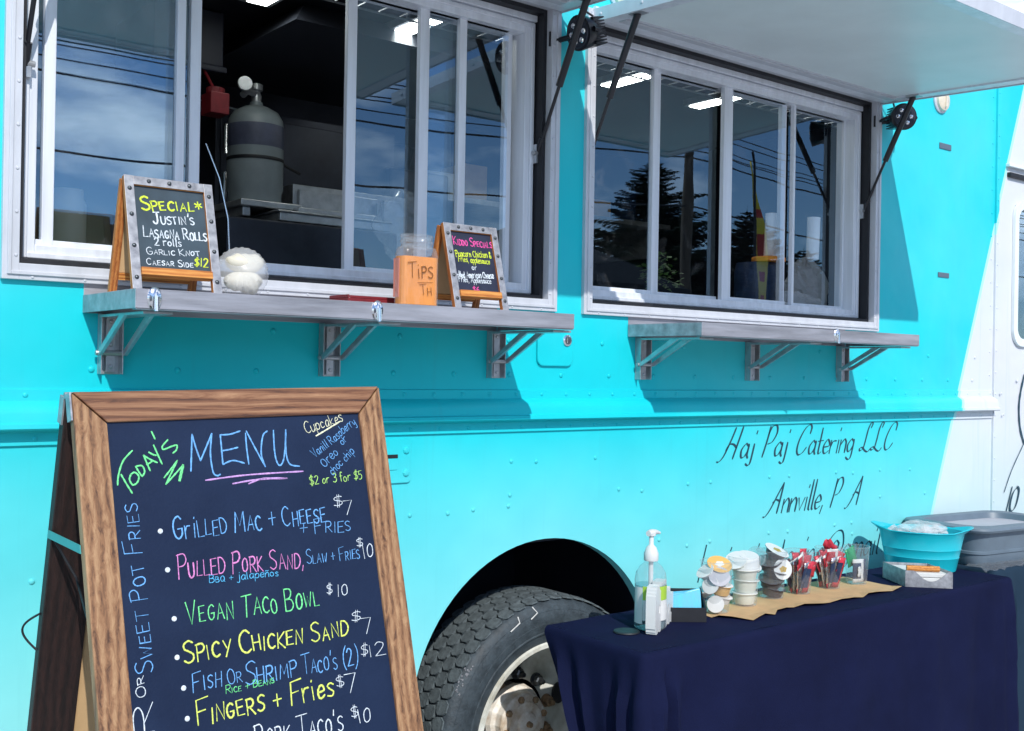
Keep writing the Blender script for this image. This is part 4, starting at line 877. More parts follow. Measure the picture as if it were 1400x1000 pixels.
J = thing('tip_jar', 'square glass jar lined with orange paper lettered TIPS on the serving shelf', 'jar', (1.42, -.24, ZS))
def rbox(mb, x0, x1, y0, y1, z0, z1, r): mb.prism([(x, y, z0) for x, y in rrect(x0, x1, y0, y1, r, 4)], (0, 0, z1-z0))
mb = MB(); rbox(mb, 1.3745, 1.4765, -.2855, -.238, ZS+.003, 1.720, .018); mb.build('paper_lining', M['orange'], J)
mb = MB(); mb.box(1.3725, 1.374, -.268, -.245, ZS+.02, 1.715); mb.build('side_paper', M['pink'], J)
mb = MB(); pr = rrect(1.372, 1.479, -.2875, -.235, .021, 5)
mb.grid([[(x, y, z) for x, y in pr+pr[:1]] for z in (ZS+.0005, 1.722)]+[[(1.425+(x-1.425)*.9, -.261+(y+.261)*.9, 1.740) for x, y in pr+pr[:1]], [(1.425+(x-1.425)*.82, -.261+(y+.261)*.82, 1.744) for x, y in pr+pr[:1]]]); mb.build('glass_body', M['clear'], J, smooth=True)
mb = MB(); mb.lathe([(.041, 1.742), (.041, 1.750), (.044, 1.752), (.044, 1.757), (.041, 1.759), (.041, 1.764), (.0435, 1.766), (.0435, 1.771), (.040, 1.773)], (1.425, -.261, 0), n=36, caps=False, sy=.55); mb.build('glass_neck', M['film'], J, smooth=True)
TIPS = [(t, -.002+u*.84, v-.009, -.002+u2*.84, v2-.009, h, c) for t, u, v, u2, v2, h, c in TIPS0]
write(J, 'ink_writing', TIPS, Vector((1.37, -.2882, 1.605)), Vector((1, 0, 0)), Vector((0, 0, 1)), Vector((0, -1, 0)), wk=.085, th=.0004, seed=13)
mb = MB(); ribbon(mb, [(.042, .054), (.084, .0565)], Vector((1.37, -.2882, 1.605)), Vector((1, 0, 0)), Vector((0, 0, 1)), Vector((0, -1, 0)), .0016, .0004); mb.build('ink_writing', M['ch_k'], J)

BR = thing('bread_bag', 'round pale loaf wrapped in crinkled clear plastic on the serving shelf', 'bread', (1.012, -.22, ZS))
ax = Vector((-.42, -.80, .34)).normalized(); bcn = Vector((1.012, -.205, ZS+.056))
for q, zz, nm in ((.030, .018, 'bread_half'), (.034, -.022, 'bread_half')):
    mb = MB(); mb.sphere(bcn+Vector((.004, -.006, zz)), 1, 28, (.043, .026, q*.72))
    for v in mb.bm.verts: d = v.co-bcn; v.co += d*(.05*math.sin(d.x*130+zz*900)+.04*math.sin(d.z*160+d.x*70)+.03*math.sin(d.x*310))
    mb.build(nm, M['bread'], BR, smooth=True)
mb = MB(); mb.lathe([(.0545, -.030), (.057, -.012), (.0565, -.004), (.0545, .002), (.053, .012), (.046, .024), (.030, .031), (.0001, .034)], bcn, ax, n=120, caps=False, wob=lambda a, h: 1+(.022*math.sin(24*a) if h < .015 else .012*math.sin(7*a+h*300)+.012*math.sin(12*a))); mb.build('wrap', M['milky'], BR, smooth=True)
mb = MB(); mb.box(1.285, 1.425, -.19, -.10, ZS, ZS+.016); mb.box(1.285, 1.289, -.19, -.10, ZS+.016, ZS+.024); mb.box(1.2895, 1.425, -.19, -.187, ZS+.016, ZS+.022)
tag(mb.build('red_tray', M['red_matte'], None, bevel=.002), 'flat dark red tray lying behind the tip jar on the serving shelf', 'tray')

# ================================================================ THINGS INSIDE THE TRUCK
G = thing('gas_cylinder', 'grey gas cylinder with dark label band standing inside the open serving window', 'gas cylinder', (1.54, 1.22, 1.86))
gz = 2.03; gc = (1.70, 1.20, 0)
mb = MB(); mb.box(1.585, 1.815, 1.06, 1.34, gz-.028, gz-.004); mb.box(1.60, 1.63, 1.08, 1.32, gz-.06, gz-.028); mb.build('base_tray', M['steel'], G, bevel=.004)
mb = MB(); mb.lathe([(.088, gz), (.092, gz+.01), (.093, gz+.04), (.098, gz+.048), (.098, gz+.27), (.094, gz+.298), (.078, gz+.325), (.045, gz+.343), (.024, gz+.35), (.022, gz+.362)], gc, n=44); mb.build('tank_body', M['grey_tank'], G, smooth=True)
mb = MB(); mb.lathe([(.0985, gz+.195), (.0988, gz+.197), (.0988, gz+.272), (.0985, gz+.274)], gc, n=44, caps=False); mb.build('label_band', M['tank_label'], G, smooth=True)
mb = MB(); mb.lathe([(.0995, gz+.148), (.1005, gz+.15), (.1005, gz+.158), (.0995, gz+.16)], gc, n=44, caps=False); mb.tube([(1.79, 1.17, gz+.15), (1.90, 1.25, gz+.14)], .006, 6); mb.build('strap', M['black'], G, smooth=True)
mb = MB(); mb.lathe([(.016, gz+.36), (.018, gz+.385), (.012, gz+.40), (.022, gz+.405), (.022, gz+.425), (.010, gz+.43)], gc, n=16); mb.tube([(1.70, 1.20, gz+.39), (1.65, 1.17, gz+.39), (1.63, 1.16, gz+.37)], .012, 8); mb.lathe([(.024, -.01), (.026, 0), (.024, .012)], (1.628, 1.14, gz+.405), (-.3, -1, 0), n=18); mb.build('valve', M['steel'], G, smooth=True)
mb = MB(); mb.box(1.455, 1.52, 1.02, 1.10, gz+.26, gz+.33); mb.lathe([(.03, gz+.33), (.03, gz+.35)], (1.487, 1.06, 0), n=16); mb.tube([(1.48, 1.06, gz+.35), (1.48, 1.2, gz+.48), (1.50, 1.5, gz+.55)], .006, 6); tag(mb.build('red_control_box', M['red_matte'], None, bevel=.006), 'small red control box left of the grey gas cylinder', 'control box')
mb = MB(); mb.box(1.30, 1.54, 1.12, 1.5, 2.47, 2.655); mb.box(1.29, 1.55, 1.11, 1.12, 2.45, 2.47); tag(mb.build('black_cabinet', M['dark'], None, bevel=.008), 'black cabinet hung above the red control box inside the truck', 'cabinet')
mb = MB(); mb.tube([(1.385, .70, 1.80), (1.38, .70, 1.90), (1.355, .71, 2.02), (1.315, .72, 2.12)], .0032, 8); tag(mb.build('steel_ladle', M['chrome'], None, smooth=True), 'thin steel ladle handle leaning inside the open window', 'ladle')
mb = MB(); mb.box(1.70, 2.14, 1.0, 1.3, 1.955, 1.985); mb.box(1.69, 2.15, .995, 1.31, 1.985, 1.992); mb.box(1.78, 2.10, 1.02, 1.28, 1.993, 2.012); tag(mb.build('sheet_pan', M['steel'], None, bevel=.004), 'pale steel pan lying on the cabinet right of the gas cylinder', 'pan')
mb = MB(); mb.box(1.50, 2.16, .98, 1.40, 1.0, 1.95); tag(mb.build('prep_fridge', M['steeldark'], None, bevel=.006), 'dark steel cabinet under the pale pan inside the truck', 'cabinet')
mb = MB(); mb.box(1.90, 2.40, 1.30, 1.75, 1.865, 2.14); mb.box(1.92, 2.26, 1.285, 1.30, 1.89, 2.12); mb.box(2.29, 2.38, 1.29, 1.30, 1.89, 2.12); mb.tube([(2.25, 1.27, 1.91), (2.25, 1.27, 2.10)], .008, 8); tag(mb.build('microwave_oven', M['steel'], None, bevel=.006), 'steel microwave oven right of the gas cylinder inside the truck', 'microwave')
mb = MB(); mb.box(2.45, 2.75, 1.5, 1.9, 1.865, 2.3); mb.lathe([(.05, 2.3), (.09, 2.42), (.09, 2.43)], (2.6, 1.7, 0), n=20); mb.box(2.5, 2.7, 1.48, 1.5, 2.1, 2.2); tag(mb.build('coffee_grinder', M['steeldark'], None, bevel=.01), 'dark grinder with a funnel on the back counter', 'grinder')
for k in range(5):
    x = .5+.17*k; mb = MB(); mb.lathe([(.055, 1.865), (.06, 1.88), (.06, 2.02+.02*(k % 2)), (.05, 2.04+.02*(k % 2)), (.05, 2.07+.02*(k % 2))], (x, 1.6, 0), n=20); tag(mb.build('storage_canister', M['steel'] if k % 2 else M['white'], None, smooth=True), 'canister in the row on the back counter behind the left pane', 'canister', 'canisters on the back counter')
mb = MB(); mb.box(2.62, 4.2, 1.55, 2.02, 2.20, 2.225)
for x in (2.7, 3.4, 4.1): mb.box(x, x+.02, 1.6, 2.02, 2.05, 2.20)
tag(mb.build('wall_shelf', M['steel'], None, bevel=.002), 'long steel wall shelf at the back of the kitchen behind the right window', 'shelf')
g = random.Random(21)
for k in range(7):
    x = 2.75+k*.2; h = g.uniform(.10, .22); mb = MB(); mb.box(x, x+g.uniform(.10, .16), 1.66, 1.85, 2.226, 2.226+h); mb.box(x-.003, x+.1, 1.657, 1.66, 2.24, 2.226+h*.7); tag(mb.build('carton', (M['white'], M['kraft'], M['navyp'], M['red_matte'])[k % 4], None, bevel=.003), ['white carton at the near end of the wall shelf', 'brown carton second on the wall shelf', 'navy carton on the wall shelf beside the brown one', 'red carton on the wall shelf', 'second white carton on the wall shelf', 'second brown carton on the wall shelf', 'second navy carton at the far end of the wall shelf'][k], 'carton', 'cartons on the wall shelf')
# window counter, right window
def lid_stack(x, y, z, n, lean, label):
    g = thing('cup_stack', label, 'cup stack', (x, y, z), 'paper cup stacks in the right window'); d = Vector((lean, 0, 1)).normalized()
    mb = MB(); pr = []
    for k in range(n): pr += [(.0225, k*.0085), (.0248, k*.0085+.006), (.0253, k*.0085+.0075), (.0235, k*.0085+.008)]
    mb.lathe(pr, (x, y, z), d, n=24); mb.build('cups', M['cup_white'], g, smooth=True); return g
lid_stack(3.255, .155, 1.89, 19, .05, 'leaning white paper cup stack on the orange lid in the right window'); lid_stack(3.508, .155, 1.90, 19, .04, 'white paper cup stack above the crumpled clear bag in the right window')
cr = thing('crock', 'dark blue crock with a flat orange lid holding a cup stack', 'container', (3.305, .20, 1.666))
mb = MB(); mb.lathe([(.070, 1.667), (.082, 1.69), (.082, 1.84), (.075, 1.872)], (3.265, .225, 0), n=30); mb.build('body', M['navyp'], cr, smooth=True)
mb = MB(); mb.lathe([(.060, 1.8735), (.062, 1.876), (.062, 1.886), (.058, 1.8905)], (3.258, .165, 0), n=30); mb.build('lid', M['orange'], cr, smooth=True)
def crumple(name, label, cat, c, r, sc, seed, m, group=None):
    g = random.Random(seed); mb = MB(); mb.sphere(c, r, 22, sc)
    for v in mb.bm.verts:
        d = v.co-Vector(c); n = (math.sin(d.x*90/r*.06+seed)+math.sin(d.y*110/r*.06+2*seed)+math.sin(d.z*100/r*.07+d.x*60))*.07+g.uniform(-.09, .09); v.co = Vector(c)+d*(1+n)
    o = mb.build(name, m, None); return tag(o, label, cat, group)
crumple('plastic_bag', 'crumpled clear plastic bag beside the dark crock in the right window', 'plastic bag', (3.56, .215, 1.785), .115, (1, .45, 1.08), 3, M['milky'])
crumple('plastic_bag', 'flat crinkled clear bag lying along the sill in the right window', 'plastic bag', (3.40, .17, 1.722), .055, (3.6, .4, .9), 5, M['milky'])
crumple('plastic_bag', 'puffed clear plastic bag behind the glass left of the tip jar', 'plastic bag', (1.70, .24, 1.86), .085, (1, .5, 1.15), 8, M['film'])
bk = thing('spray_bottle', 'teal bottle standing at the left edge of the right window', 'bottle', (2.31, .17, 1.666))
mb = MB(); mb.lathe([(.032, 1.668), (.035, 1.68), (.035, 1.83), (.028, 1.87), (.014, 1.90), (.013, 1.92)], (2.30, .175, 0), n=24); mb.build('body', M['teal_bottle'], bk, smooth=True)
mb = MB(); mb.lathe([(.017, 1.92), (.017, 1.95), (.008, 1.956)], (2.30, .175, 0), n=16); mb.build('cap', M['white'], bk)
mb = MB(); mb.tube([(2.305, .155, 1.68), (2.305, .155, 2.06), (2.315, .155, 2.072), (2.33, .155, 2.072), (2.34, .155, 2.06), (2.34, .155, 1.68)], .0032, 8)
for z in (1.72, 1.84, 1.96): mb.tube([(2.27, .155, z), (2.34, .155, z)], .0026, 6); mb.tube([(2.34, .155, z), (2.34, .25, z)], .0026, 6)
tag(mb.build('wire_caddy', M['chrome'], None, smooth=True), 'upright wire caddy around the teal bottle in the right window', 'wire caddy')
HP = thing('herb_plant', 'small green leafy plant in a pot behind the right window', 'plant', (2.74, .22, 1.666))
mb = MB(); mb.lathe([(.030, 1.667), (.042, 1.72), (.044, 1.722)], (2.74, .22, 0), n=20); mb.build('pot', M['maroon'], HP)
mb = MB(); g = random.Random(6)
for k in range(130):
    a, e_ = g.uniform(0, 6.28), g.uniform(.1, 1.5); r_ = g.uniform(.03, .085); c = Vector((2.74+math.cos(a)*math.cos(e_)*r_, .22+math.sin(a)*math.cos(e_)*r_*.8, 1.74+math.sin(e_)*r_*1.5)); d = Vector((math.cos(a), math.sin(a), g.uniform(-.5, .6))).normalized(); s_ = d.cross(Vector((g.uniform(-.3, .3), g.uniform(-.3, .3), 1))).normalized(); l = g.uniform(.018, .034)
    mb.grid([[c, c+d*l*.5+s_*l*.32, c+d*l], [c, c+d*l*.5-s_*l*.32+Vector((0, 0, .004)), c+d*l]])
mb.build('leaves', M['leaf'], HP, weld=False)
mb = MB(); mb.box(2.33, 2.53, .16, .34, 1.666, 1.70); mb.box(2.35, 2.51, .17, .33, 1.70, 1.725); mb.box(2.32, 2.54, .15, .35, 1.725, 1.731); tag(mb.build('steel_box', M['steel'], None, bevel=.003), 'low steel box beside the wire caddy in the right window', 'box')

# ================================================================ TABLES
ZT = .76
TB = thing('folding_table', 'folding table hidden under the navy tablecloth', 'table', (2.87, -.31, GZ))
MB().box(1.965, 3.77, -.495, -.14, ZT-.03, ZT-.004).build('tabletop', M['white'], TB)
for x, y in ((2.05, -.46), (2.05, -.18), (3.68, -.46), (3.68, -.18)): MB().tube([(x, y, GZ), (x, y, ZT-.03)], .013, 8).build('leg', M['steel'], TB)
def cloth(name, x0, x1, y0, y1, m, seed, leftlean=.45, rightlean=.1):
    """top sheet with a hanging skirt on the left, front and right"""
    r = .018; path = []
    def seg(a, b, n): return [(a[0]+(b[0]-a[0])*i/n, a[1]+(b[1]-a[1])*i/n) for i in range(n)]
    def arc(cx, cy, a0, a1, n): return [(cx+r*math.cos(R(a0+(a1-a0)*i/n)), cy+r*math.sin(R(a0+(a1-a0)*i/n))) for i in range(n)]
    path = seg((x0, y1), (x0, y0+r), 26)+arc(x0+r, y0+r, 180, 270, 6)+seg((x0+r, y0), (x1-r, y0), 90)+arc(x1-r, y0+r, 270, 360, 6)+seg((x1, y0+r), (x1, y1), 26)+[(x1, y1)]
    S = [0]
    for a, b in zip(path, path[1:]): S.append(S[-1]+math.hypot(b[0]-a[0], b[1]-a[1]))
    sc1 = y1-y0-r; sc2 = S[-1]-(y1-y0-r); g = random.Random(seed); ph = [g.uniform(0, 6.28) for _ in range(8)]
    folds = [(sc1+.012, .030, .022), (sc1+.060, .040, .020), (sc1+.088, -.022, .014), (sc1+.118, .026, .018), (sc1+.16, -.012, .02), (sc1-.055, .022, .02), (sc1-.10, -.014, .02), (sc2-.03, .024, .03), (sc2-.1, .016, .03), (sc2-.24, -.010, .06), (sc2-.17, .012, .03), (.04, .022, .018), (.085, -.014, .02), (.13, .014, .02), (sc1+.62, .009, .09), (sc1+1.0, -.008, .08), (sc1+1.3, .012, .07)]
    nrm = []
    for i in range(len(path)):
        a = path[max(i-1, 0)]; b = path[min(i+1, len(path)-1)]; d = math.hypot(b[0]-a[0], b[1]-a[1]); nrm.append(((b[1]-a[1])/d, -(b[0]-a[0])/d))
    rows = []
    for k, (off, z) in enumerate([(-.012, ZT+.0008), (-.005, ZT), (0, ZT-.003), (.0035, ZT-.009), (.005, ZT-.018)]): rows.append([(x+nx*off, y+ny*off, z) for (x, y), (nx, ny) in zip(path, nrm)])
    NZ = 34
    for k in range(1, NZ+1):
        t = k/NZ; z = ZT-.018-(ZT-.018-.005)*t; row = []
        for (x, y), (nx, ny), s in zip(path, nrm, S):
            d = .005+.012*t; amp = min(1, t*6.5)**1.2
            for c in (.45, .93, 1.36): d -= .004*math.exp(-abs(s-sc1-c)/.012)
            d -= .003*math.exp(-abs(z-.46)/.010)+.003*math.exp(-abs(z-.60)/.010)
            for c, a, wdt in folds: d += a*amp*math.exp(-((s-c-.02*math.sin(c*9)*t)/wdt)**2)
            d += .0055*amp*math.sin(s*11+ph[0]+1.5*t)+.0028*amp*math.sin(s*31+ph[1])+.0016*math.sin(t*21+s*5+ph[4])*math.sin(s*3+ph[5])
            yy = y
            if s < sc1: yy = y-(y1-y0)*leftlean*min(1, t*2.3)*(max(0, (y-y0)/(y1-y0)))**1.5
            if s > sc2: yy = y-(y1-y0)*rightlean*t*((y-y0)/(y1-y0))
            row.append((x+nx*d, yy+ny*d, z+.004*math.sin(s*9+ph[2])*t))
        rows.append(row)
    mb = MB(); mb.grid(rows)
    inner = [(x+nx*-.012, y+ny*-.012) for (x, y), (nx, ny) in zip(path, nrm)]
    # top sheet: strips from the left edge to the right edge
    P = []
    for j in range(19):
        f = j/18; yy = y0+.012+(y1-y0-.012)*f; P.append([(x0+.012+(x1-x0-.024)*i/60, yy, ZT+.0008+.0009*math.sin(i*.7+j*.9)*math.sin(i*.23+ph[3])) for i in range(61)])
    mb.grid(P)
    return mb.build(name, m, None, smooth=True)
tag(cloth('tablecloth', 1.957, 3.785, -.505, -.128, M['cloth'], 2), 'navy cloth draped over the condiment table with creased front corner', 'tablecloth')
TB2 = thing('side_table', 'second table under a slate blue cloth carrying the grey tub', 'table', (4.5, -.2, GZ))
MB().box(3.87, 5.18, -.385, -.05, ZT-.03, ZT-.005).build('tabletop', M['white'], TB2)
for x, y in ((3.95, -.35), (3.95, -.1), (5.1, -.35), (5.1, -.1)): MB().tube([(x, y, GZ), (x, y, ZT-.03)], .013, 8).build('leg', M['steel'], TB2)
tag(cloth('tablecloth', 3.862, 5.2, -.40, -.045, M['cloth2'], 5, .1, .1), 'slate blue cloth over the second table at the right edge', 'tablecloth')

# ---- on the navy table
KE = [(2.405,-.33),(2.421,-.344),(2.444,-.375),(2.474,-.424),(2.51,-.418),(2.553,-.404),(2.587,-.412),(2.623,-.392),(2.67,-.388),(2.714,-.381),(2.759,-.387),(2.815,-.412),(2.86,-.404),(2.917,-.406),(2.97,-.416),(3.023,-.413),(3.07,-.402),(3.114,-.406),(3.19,-.41),(3.26,-.40)]
mb = MB(); rows = []
for i, (x, y) in enumerate(KE): rows.append([(x+.0015*k, y+(-.17-y)*k/6, ZT+.0028+(.006 if k == 0 and i % 3 else .0)+.0012*abs(math.sin(i*1.7+k))) for k in range(7)])
mb.grid(rows); tag(mb.build('kraft_runner', M['kraft'], None, solid=.0006), 'torn brown kraft paper runner under the clear cups', 'paper')

SN = thing('sanitizer_bottle', 'clear pump bottle of hand sanitiser with a lime label', 'pump bottle', (2.165, -.315, ZT))
sx, sy = 2.168, -.318
mb = MB(); mb.lathe([(.0001, ZT+.002), (.038, ZT+.002), (.0435, ZT+.008), (.0435, ZT+.135), (.040, ZT+.155), (.030, ZT+.172), (.018, ZT+.182), (.016, ZT+.19)], (sx, sy, 0), n=36, caps=False); mb.build('bottle_body', M['clear'], SN, smooth=True)
mb = MB(); mb.lathe([(.0001, ZT+.0035), (.037, ZT+.0035), (.042, ZT+.009), (.042, ZT+.122), (.0001, ZT+.122)], (sx, sy, 0), n=36, caps=False); mb.build('gel', M['gel'], SN, smooth=True)
def curved_label(r, a0, a1, z0, z1, c, n=14): return [[(c[0]+r*math.cos(R(a0+(a1-a0)*i/n)), c[1]+r*math.sin(R(a0+(a1-a0)*i/n)), z) for i in range(n+1)] for z in (z0, z1)]
mb = MB(); mb.grid(curved_label(.0438, 196, 330, ZT+.085, ZT+.122, (sx, sy))); mb.build('front_label', M['label_green'], SN, smooth=True)
mb = MB(); mb.grid(curved_label(.0438, 150, 195, ZT+.02, ZT+.118, (sx, sy))); mb.grid(curved_label(.0438, 196, 330, ZT+.03, ZT+.0845, (sx, sy))); mb.build('back_label', M['paper'], SN, smooth=True)
mb = MB(); mb.lathe([(.019, ZT+.186), (.020, ZT+.188), (.020, ZT+.206), (.014, ZT+.222), (.008, ZT+.228), (.0065, ZT+.23), (.0065, ZT+.252), (.012, ZT+.254), (.013, ZT+.264), (.010, ZT+.268)], (sx, sy, 0), n=24); mb.tube([(sx-.016, sy-.004, ZT+.261), (sx, sy, ZT+.262), (sx+.02, sy+.004, ZT+.262), (sx+.042, sy+.01, ZT+.257)], [.008, .010, .007, .004], 10); mb.build('pump', M['white'], SN, smooth=True)
MB().tube([(sx, sy, ZT+.01), (sx, sy, ZT+.19)], .0065, 10).build('dip_tube', M['white'], SN, smooth=True)
mb = MB(); mb.lathe([(.034, ZT+.0012), (.036, ZT+.003), (.034, ZT+.006), (.0001, ZT+.005)], (2.082, -.315, 0), n=30); tag(mb.build('disc', M['black'], None, smooth=True), 'dark round coaster on the cloth left of the pump bottle', 'disc')  # flat dark round patch on the cloth, left of the bottle

# white cut-out word standing in front of the bottle
CW0, CW1 = Vector((2.108, -.378, 0)), Vector((2.282, -.278, 0)); dcw = (CW1-CW0).normalized(); ncw = Vector((dcw.y, -dcw.x, 0)); Lc = (CW1-CW0).length
mb = MB(); nc = 66
def cw_top(u): return (.100+.028*min(1, u/.05)) if u < .12 else (.120-.01*math.sin(u*30) if u < .34 else (.132 if u < .56 else (.098+.006*math.sin(u*40) if u < .82 else .082)))
def cw_bot(u): return .0012+(.022*(1-u/.05)**2 if u < .05 else .020*abs(math.cos(u*math.pi*6.0))**8)
def cw_hole(u):
    for c, wd, z, h in ((.23, .05, .062, .012), (.25, .06, .096, .010), (.34, .045, .070, .009), (.44, .05, .108, .008), (.28, .04, .034, .010), (.60, .035, .05, .016), (.74, .03, .045, .016), (.88, .03, .04, .016)):
        if abs(u-c) < wd: q = h*math.sqrt(1-((u-c)/wd)**2); return z-q, z+q
for i in range(nc):
    u = (i+.5)/nc; a = CW0+dcw*(Lc*i/nc); b = CW0+dcw*(Lc*(i+1)/nc); z0, z1 = cw_bot(u), cw_top(u); hl = cw_hole(u)
    for (p, q) in ([(z0, z1)] if not hl else [(z0, hl[0]), (hl[1], z1)]):
        if q-p < .001: continue
        t = ncw*.0135; Z = lambda v, z: (v.x, v.y, ZT+.0012+z)
        mb.hexa([Z(a-t, p), Z(b-t, p), Z(b+t, p), Z(a+t, p), Z(a-t, q), Z(b-t, q), Z(b+t, q), Z(a+t, q)])
cwo = mb.build('cutout_word', M['white'], None, weld=False); tag(cwo, 'white cut-out word ornament with rounded letter feet standing against the pump bottle', 'table ornament')

# card box
BX = thing('card_box', 'small black open box of bright blue cards beside the white ornament', 'card box', (2.33, -.31, ZT))
bx_, by_ = Vector((.80, -.60, 0)).normalized(), Vector((.60, .80, 0)).normalized(); bc = Vector((2.333, -.296, 0))
def bo(mb, u0, u1, v0, v1, z0, z1, zb=None):
    P = lambda u, v, z: bc+bx_*u+by_*v+Vector((0, 0, ZT+.0014+z)); zb = z1 if zb is None else zb
    mb.hexa([P(u0, v0, z0), P(u1, v0, z0), P(u1, v1, z0), P(u0, v1, z0), P(u0, v0, z1), P(u1, v0, z1), P(u1, v1, zb), P(u0, v1, zb)])
mb = MB(); bo(mb, -.052, .052, -.04, .045, 0, .004); bo(mb, -.052, .052, -.04, -.037, .004, .040); bo(mb, -.052, .052, .042, .045, .004, .078); bo(mb, -.052, -.049, -.037, .042, .004, .040, .078); bo(mb, .049, .052, -.037, .042, .004, .040, .078); mb.build('box_body', M['black'], BX)
for k in range(9):
    mb = MB(); c = bc+by_*(-.008+k*.0035)+Vector((0, 0, ZT+.047)); up_ = (Vector((0, 0, 1))+by_*.42).normalized(); rg2 = random.Random(k); sk = (bx_*1+up_*(.16+rg2.uniform(-.12, .12))).normalized(); mb.obox(c, sk, by_, up_, .0435, .0009, .030)
    tag(mb.build('blue_card', M['cyan_card'] if k != 2 else M['cyan'], None), 'bright blue card standing in the small black box', 'card', 'blue cards in the black box')

# clear cups
CUPS = [(2.470, -.290, .148, .0475), (2.615, -.275, .145, .0475), (2.772, -.252, .146, .0475), (2.905, -.256, .134, .0465), (3.06, -.258, .130, .046), (3.195, -.272, .125, .042)]
LBL = ['clear plastic cup of creamer and yellow dip tubs, nearest the black card box', 'clear plastic cup packed with milky white tubs', 'clear plastic cup of dark dipping tubs with white lids', 'clear plastic cup of red foil packets and silver strips, beside the dark dipping tubs', 'clear plastic cup with a twisted red wrapper sticking up', 'narrow clear plastic cup of green and navy sachets']
ZK = ZT+.0045
for (x, y, h, r), l in zip(CUPS, LBL):
    g = thing('plastic_cup', l, 'cup', (x, y, ZK), 'clear cups on the kraft runner'); rb = r*.76
    mb = MB(); mb.lathe([(.0001, ZK+.003), (rb-.004, ZK+.003), (rb-.002, ZK), (rb, ZK+.001), (rb+.001, ZK+.006), (r, ZK+h)], (x, y, 0), n=36, caps=False); mb.build('cup_wall', M['clear'], g, smooth=True)
    mb = MB(); mb.tube([(x+r*math.cos(2*math.pi*k/36), y+r*math.sin(2*math.pi*k/36), ZK+h) for k in range(36)], .0014, 6, closed=True); mb.build('rim', M['clear'], g, smooth=True)
def tub(x, y, z, ax, r, h, body, lid, label, group, dot=None):
    g = thing('portion_tub', label, 'portion tub', (x, y, z), group); c = Vector((x, y, z)); ax = Vector(ax).normalized()
    mb = MB(); mb.lathe([(.0001, 0), (r*.74, 0), (r*.78, .002), (r*.93, h), (r*1.08, h), (r*1.08, h+.0014)], c, ax, n=26, caps=False); mb.build('tub_body', body, g, smooth=True)
    mb = MB(); mb.lathe([(r*1.08, h+.0015), (r*1.07, h+.0024), (.0001, h+.0028)], c, ax, n=26, caps=False); mb.build('foil_lid', lid, g, smooth=True)
    if dot: mb = MB(); mb.lathe([(r*.42, h+.0031), (.0001, h+.0034)], c, ax, n=16, caps=False, sy=.75, wob=lambda a, hh: 1+.16*math.sin(5*a)); mb.build('lid_print', dot, g)
    return g
x, y = CUPS[0][:2]; G1 = 'tubs in the first clear cup'; lw = 'white portion tub inside the clear cup nearest the black card box'
tub(x-.014, y-.014, ZK+.022, (-.8, -.5, .35), .023, .018, M['white'], M['paper'], lw, G1); tub(x+.010, y+.012, ZK+.004, (0, 0, 1), .026, .020, M['white'], M['paper'], lw, G1)
tub(x+.013, y-.010, ZK+.027, (.1, -.2, 1), .026, .018, M['white'], M['paper'], lw, G1); tub(x-.018, y+.014, ZK+.05, (-.5, .2, .8), .024, .02, M['white'], M['paper'], lw, G1); tub(x-.020, y-.006, ZK+.076, (-.85, -.2, .3), .024, .018, M['white'], M['paper'], lw, G1)
tub(x+.006, y-.010, ZK+.052, (.05, -.15, 1), .031, .028, M['butter'], M['paper'], 'orange-yellow dip tub in the middle of the clear cup nearest the black card box', G1)
tub(x-.008, y-.016, ZK+.098, (-.45, -.5, .5), .029, .015, M['foil'], M['lilac'], 'silver tub tilted below the yellow-lidded tub', G1); tub(x-.022, y+.012, ZK+.105, (-.6, .1, .7), .026, .018, M['white'], M['paper'], lw, G1); tub(x+.024, y+.012, ZK+.085, (.7, .1, .6), .024, .018, M['white'], M['paper'], lw, G1)
tub(x+.012, y+.004, ZK+.122, (-.25, -.45, .85), .034, .017, M['white'], M['butter'], 'tub with yellow printed lid on top of the clear cup nearest the black card box', G1, M['paper'])
x, y = CUPS[1][:2]; G2 = 'milky tubs in the second clear cup'
for dx, dy, dz, a, r_, h_ in ((0, 0, .004, (0, 0, 1), .037, .032), (.002, .0, .038, (.05, 0, 1), .039, .036), (-.002, -.002, .077, (-.05, -.05, 1), .041, .034), (-.020, .012, .120, (-.6, -.2, .7), .032, .02)):
    tub(x+dx, y+dy, ZK+dz, a, r_, h_, M['cream'], M['white'], 'milky white tub inside the second clear cup', G2)
tub(x+.010, y-.004, ZK+.150, (.1, .25, -1), .042, .036, M['white'], M['paper'], 'large white tub turned over on top of the second clear cup', G2)
x, y = CUPS[2][:2]; G3 = 'dark dipping tubs in the third clear cup'
for k, (dx, dy, dz, a) in enumerate(((0, -.002, .006, (.1, -.15, 1)), (-.004, 0, .036, (-.2, -.25, 1)), (.004, .0, .064, (.15, -.3, 1)), (-.006, .004, .092, (-.3, -.2, 1)))): tub(x+dx, y+dy, ZK+dz, a, .037, .024, M['maroon'], M['film'], 'dark dipping tub inside the third clear cup', G3)
tub(x+.012, y-.026, ZK+.090, (-.35, -1, .15), .030, .010, M['maroon'], M['white'], 'white gold-printed lid facing out of the third clear cup', G3, M['gold'])
tub(x+.008, y-.002, ZK+.128, (.15, -.5, 1), .037, .020, M['maroon'], M['white'], 'dark tub with pale lid on top of the third clear cup', G3, M['gold'])
tub(x-.040, y+.018, ZK+.118, (-.9, -.1, .4), .034, .022, M['clear'], M['film'], 'empty clear tub tipped between the second and third clear cups', G3)
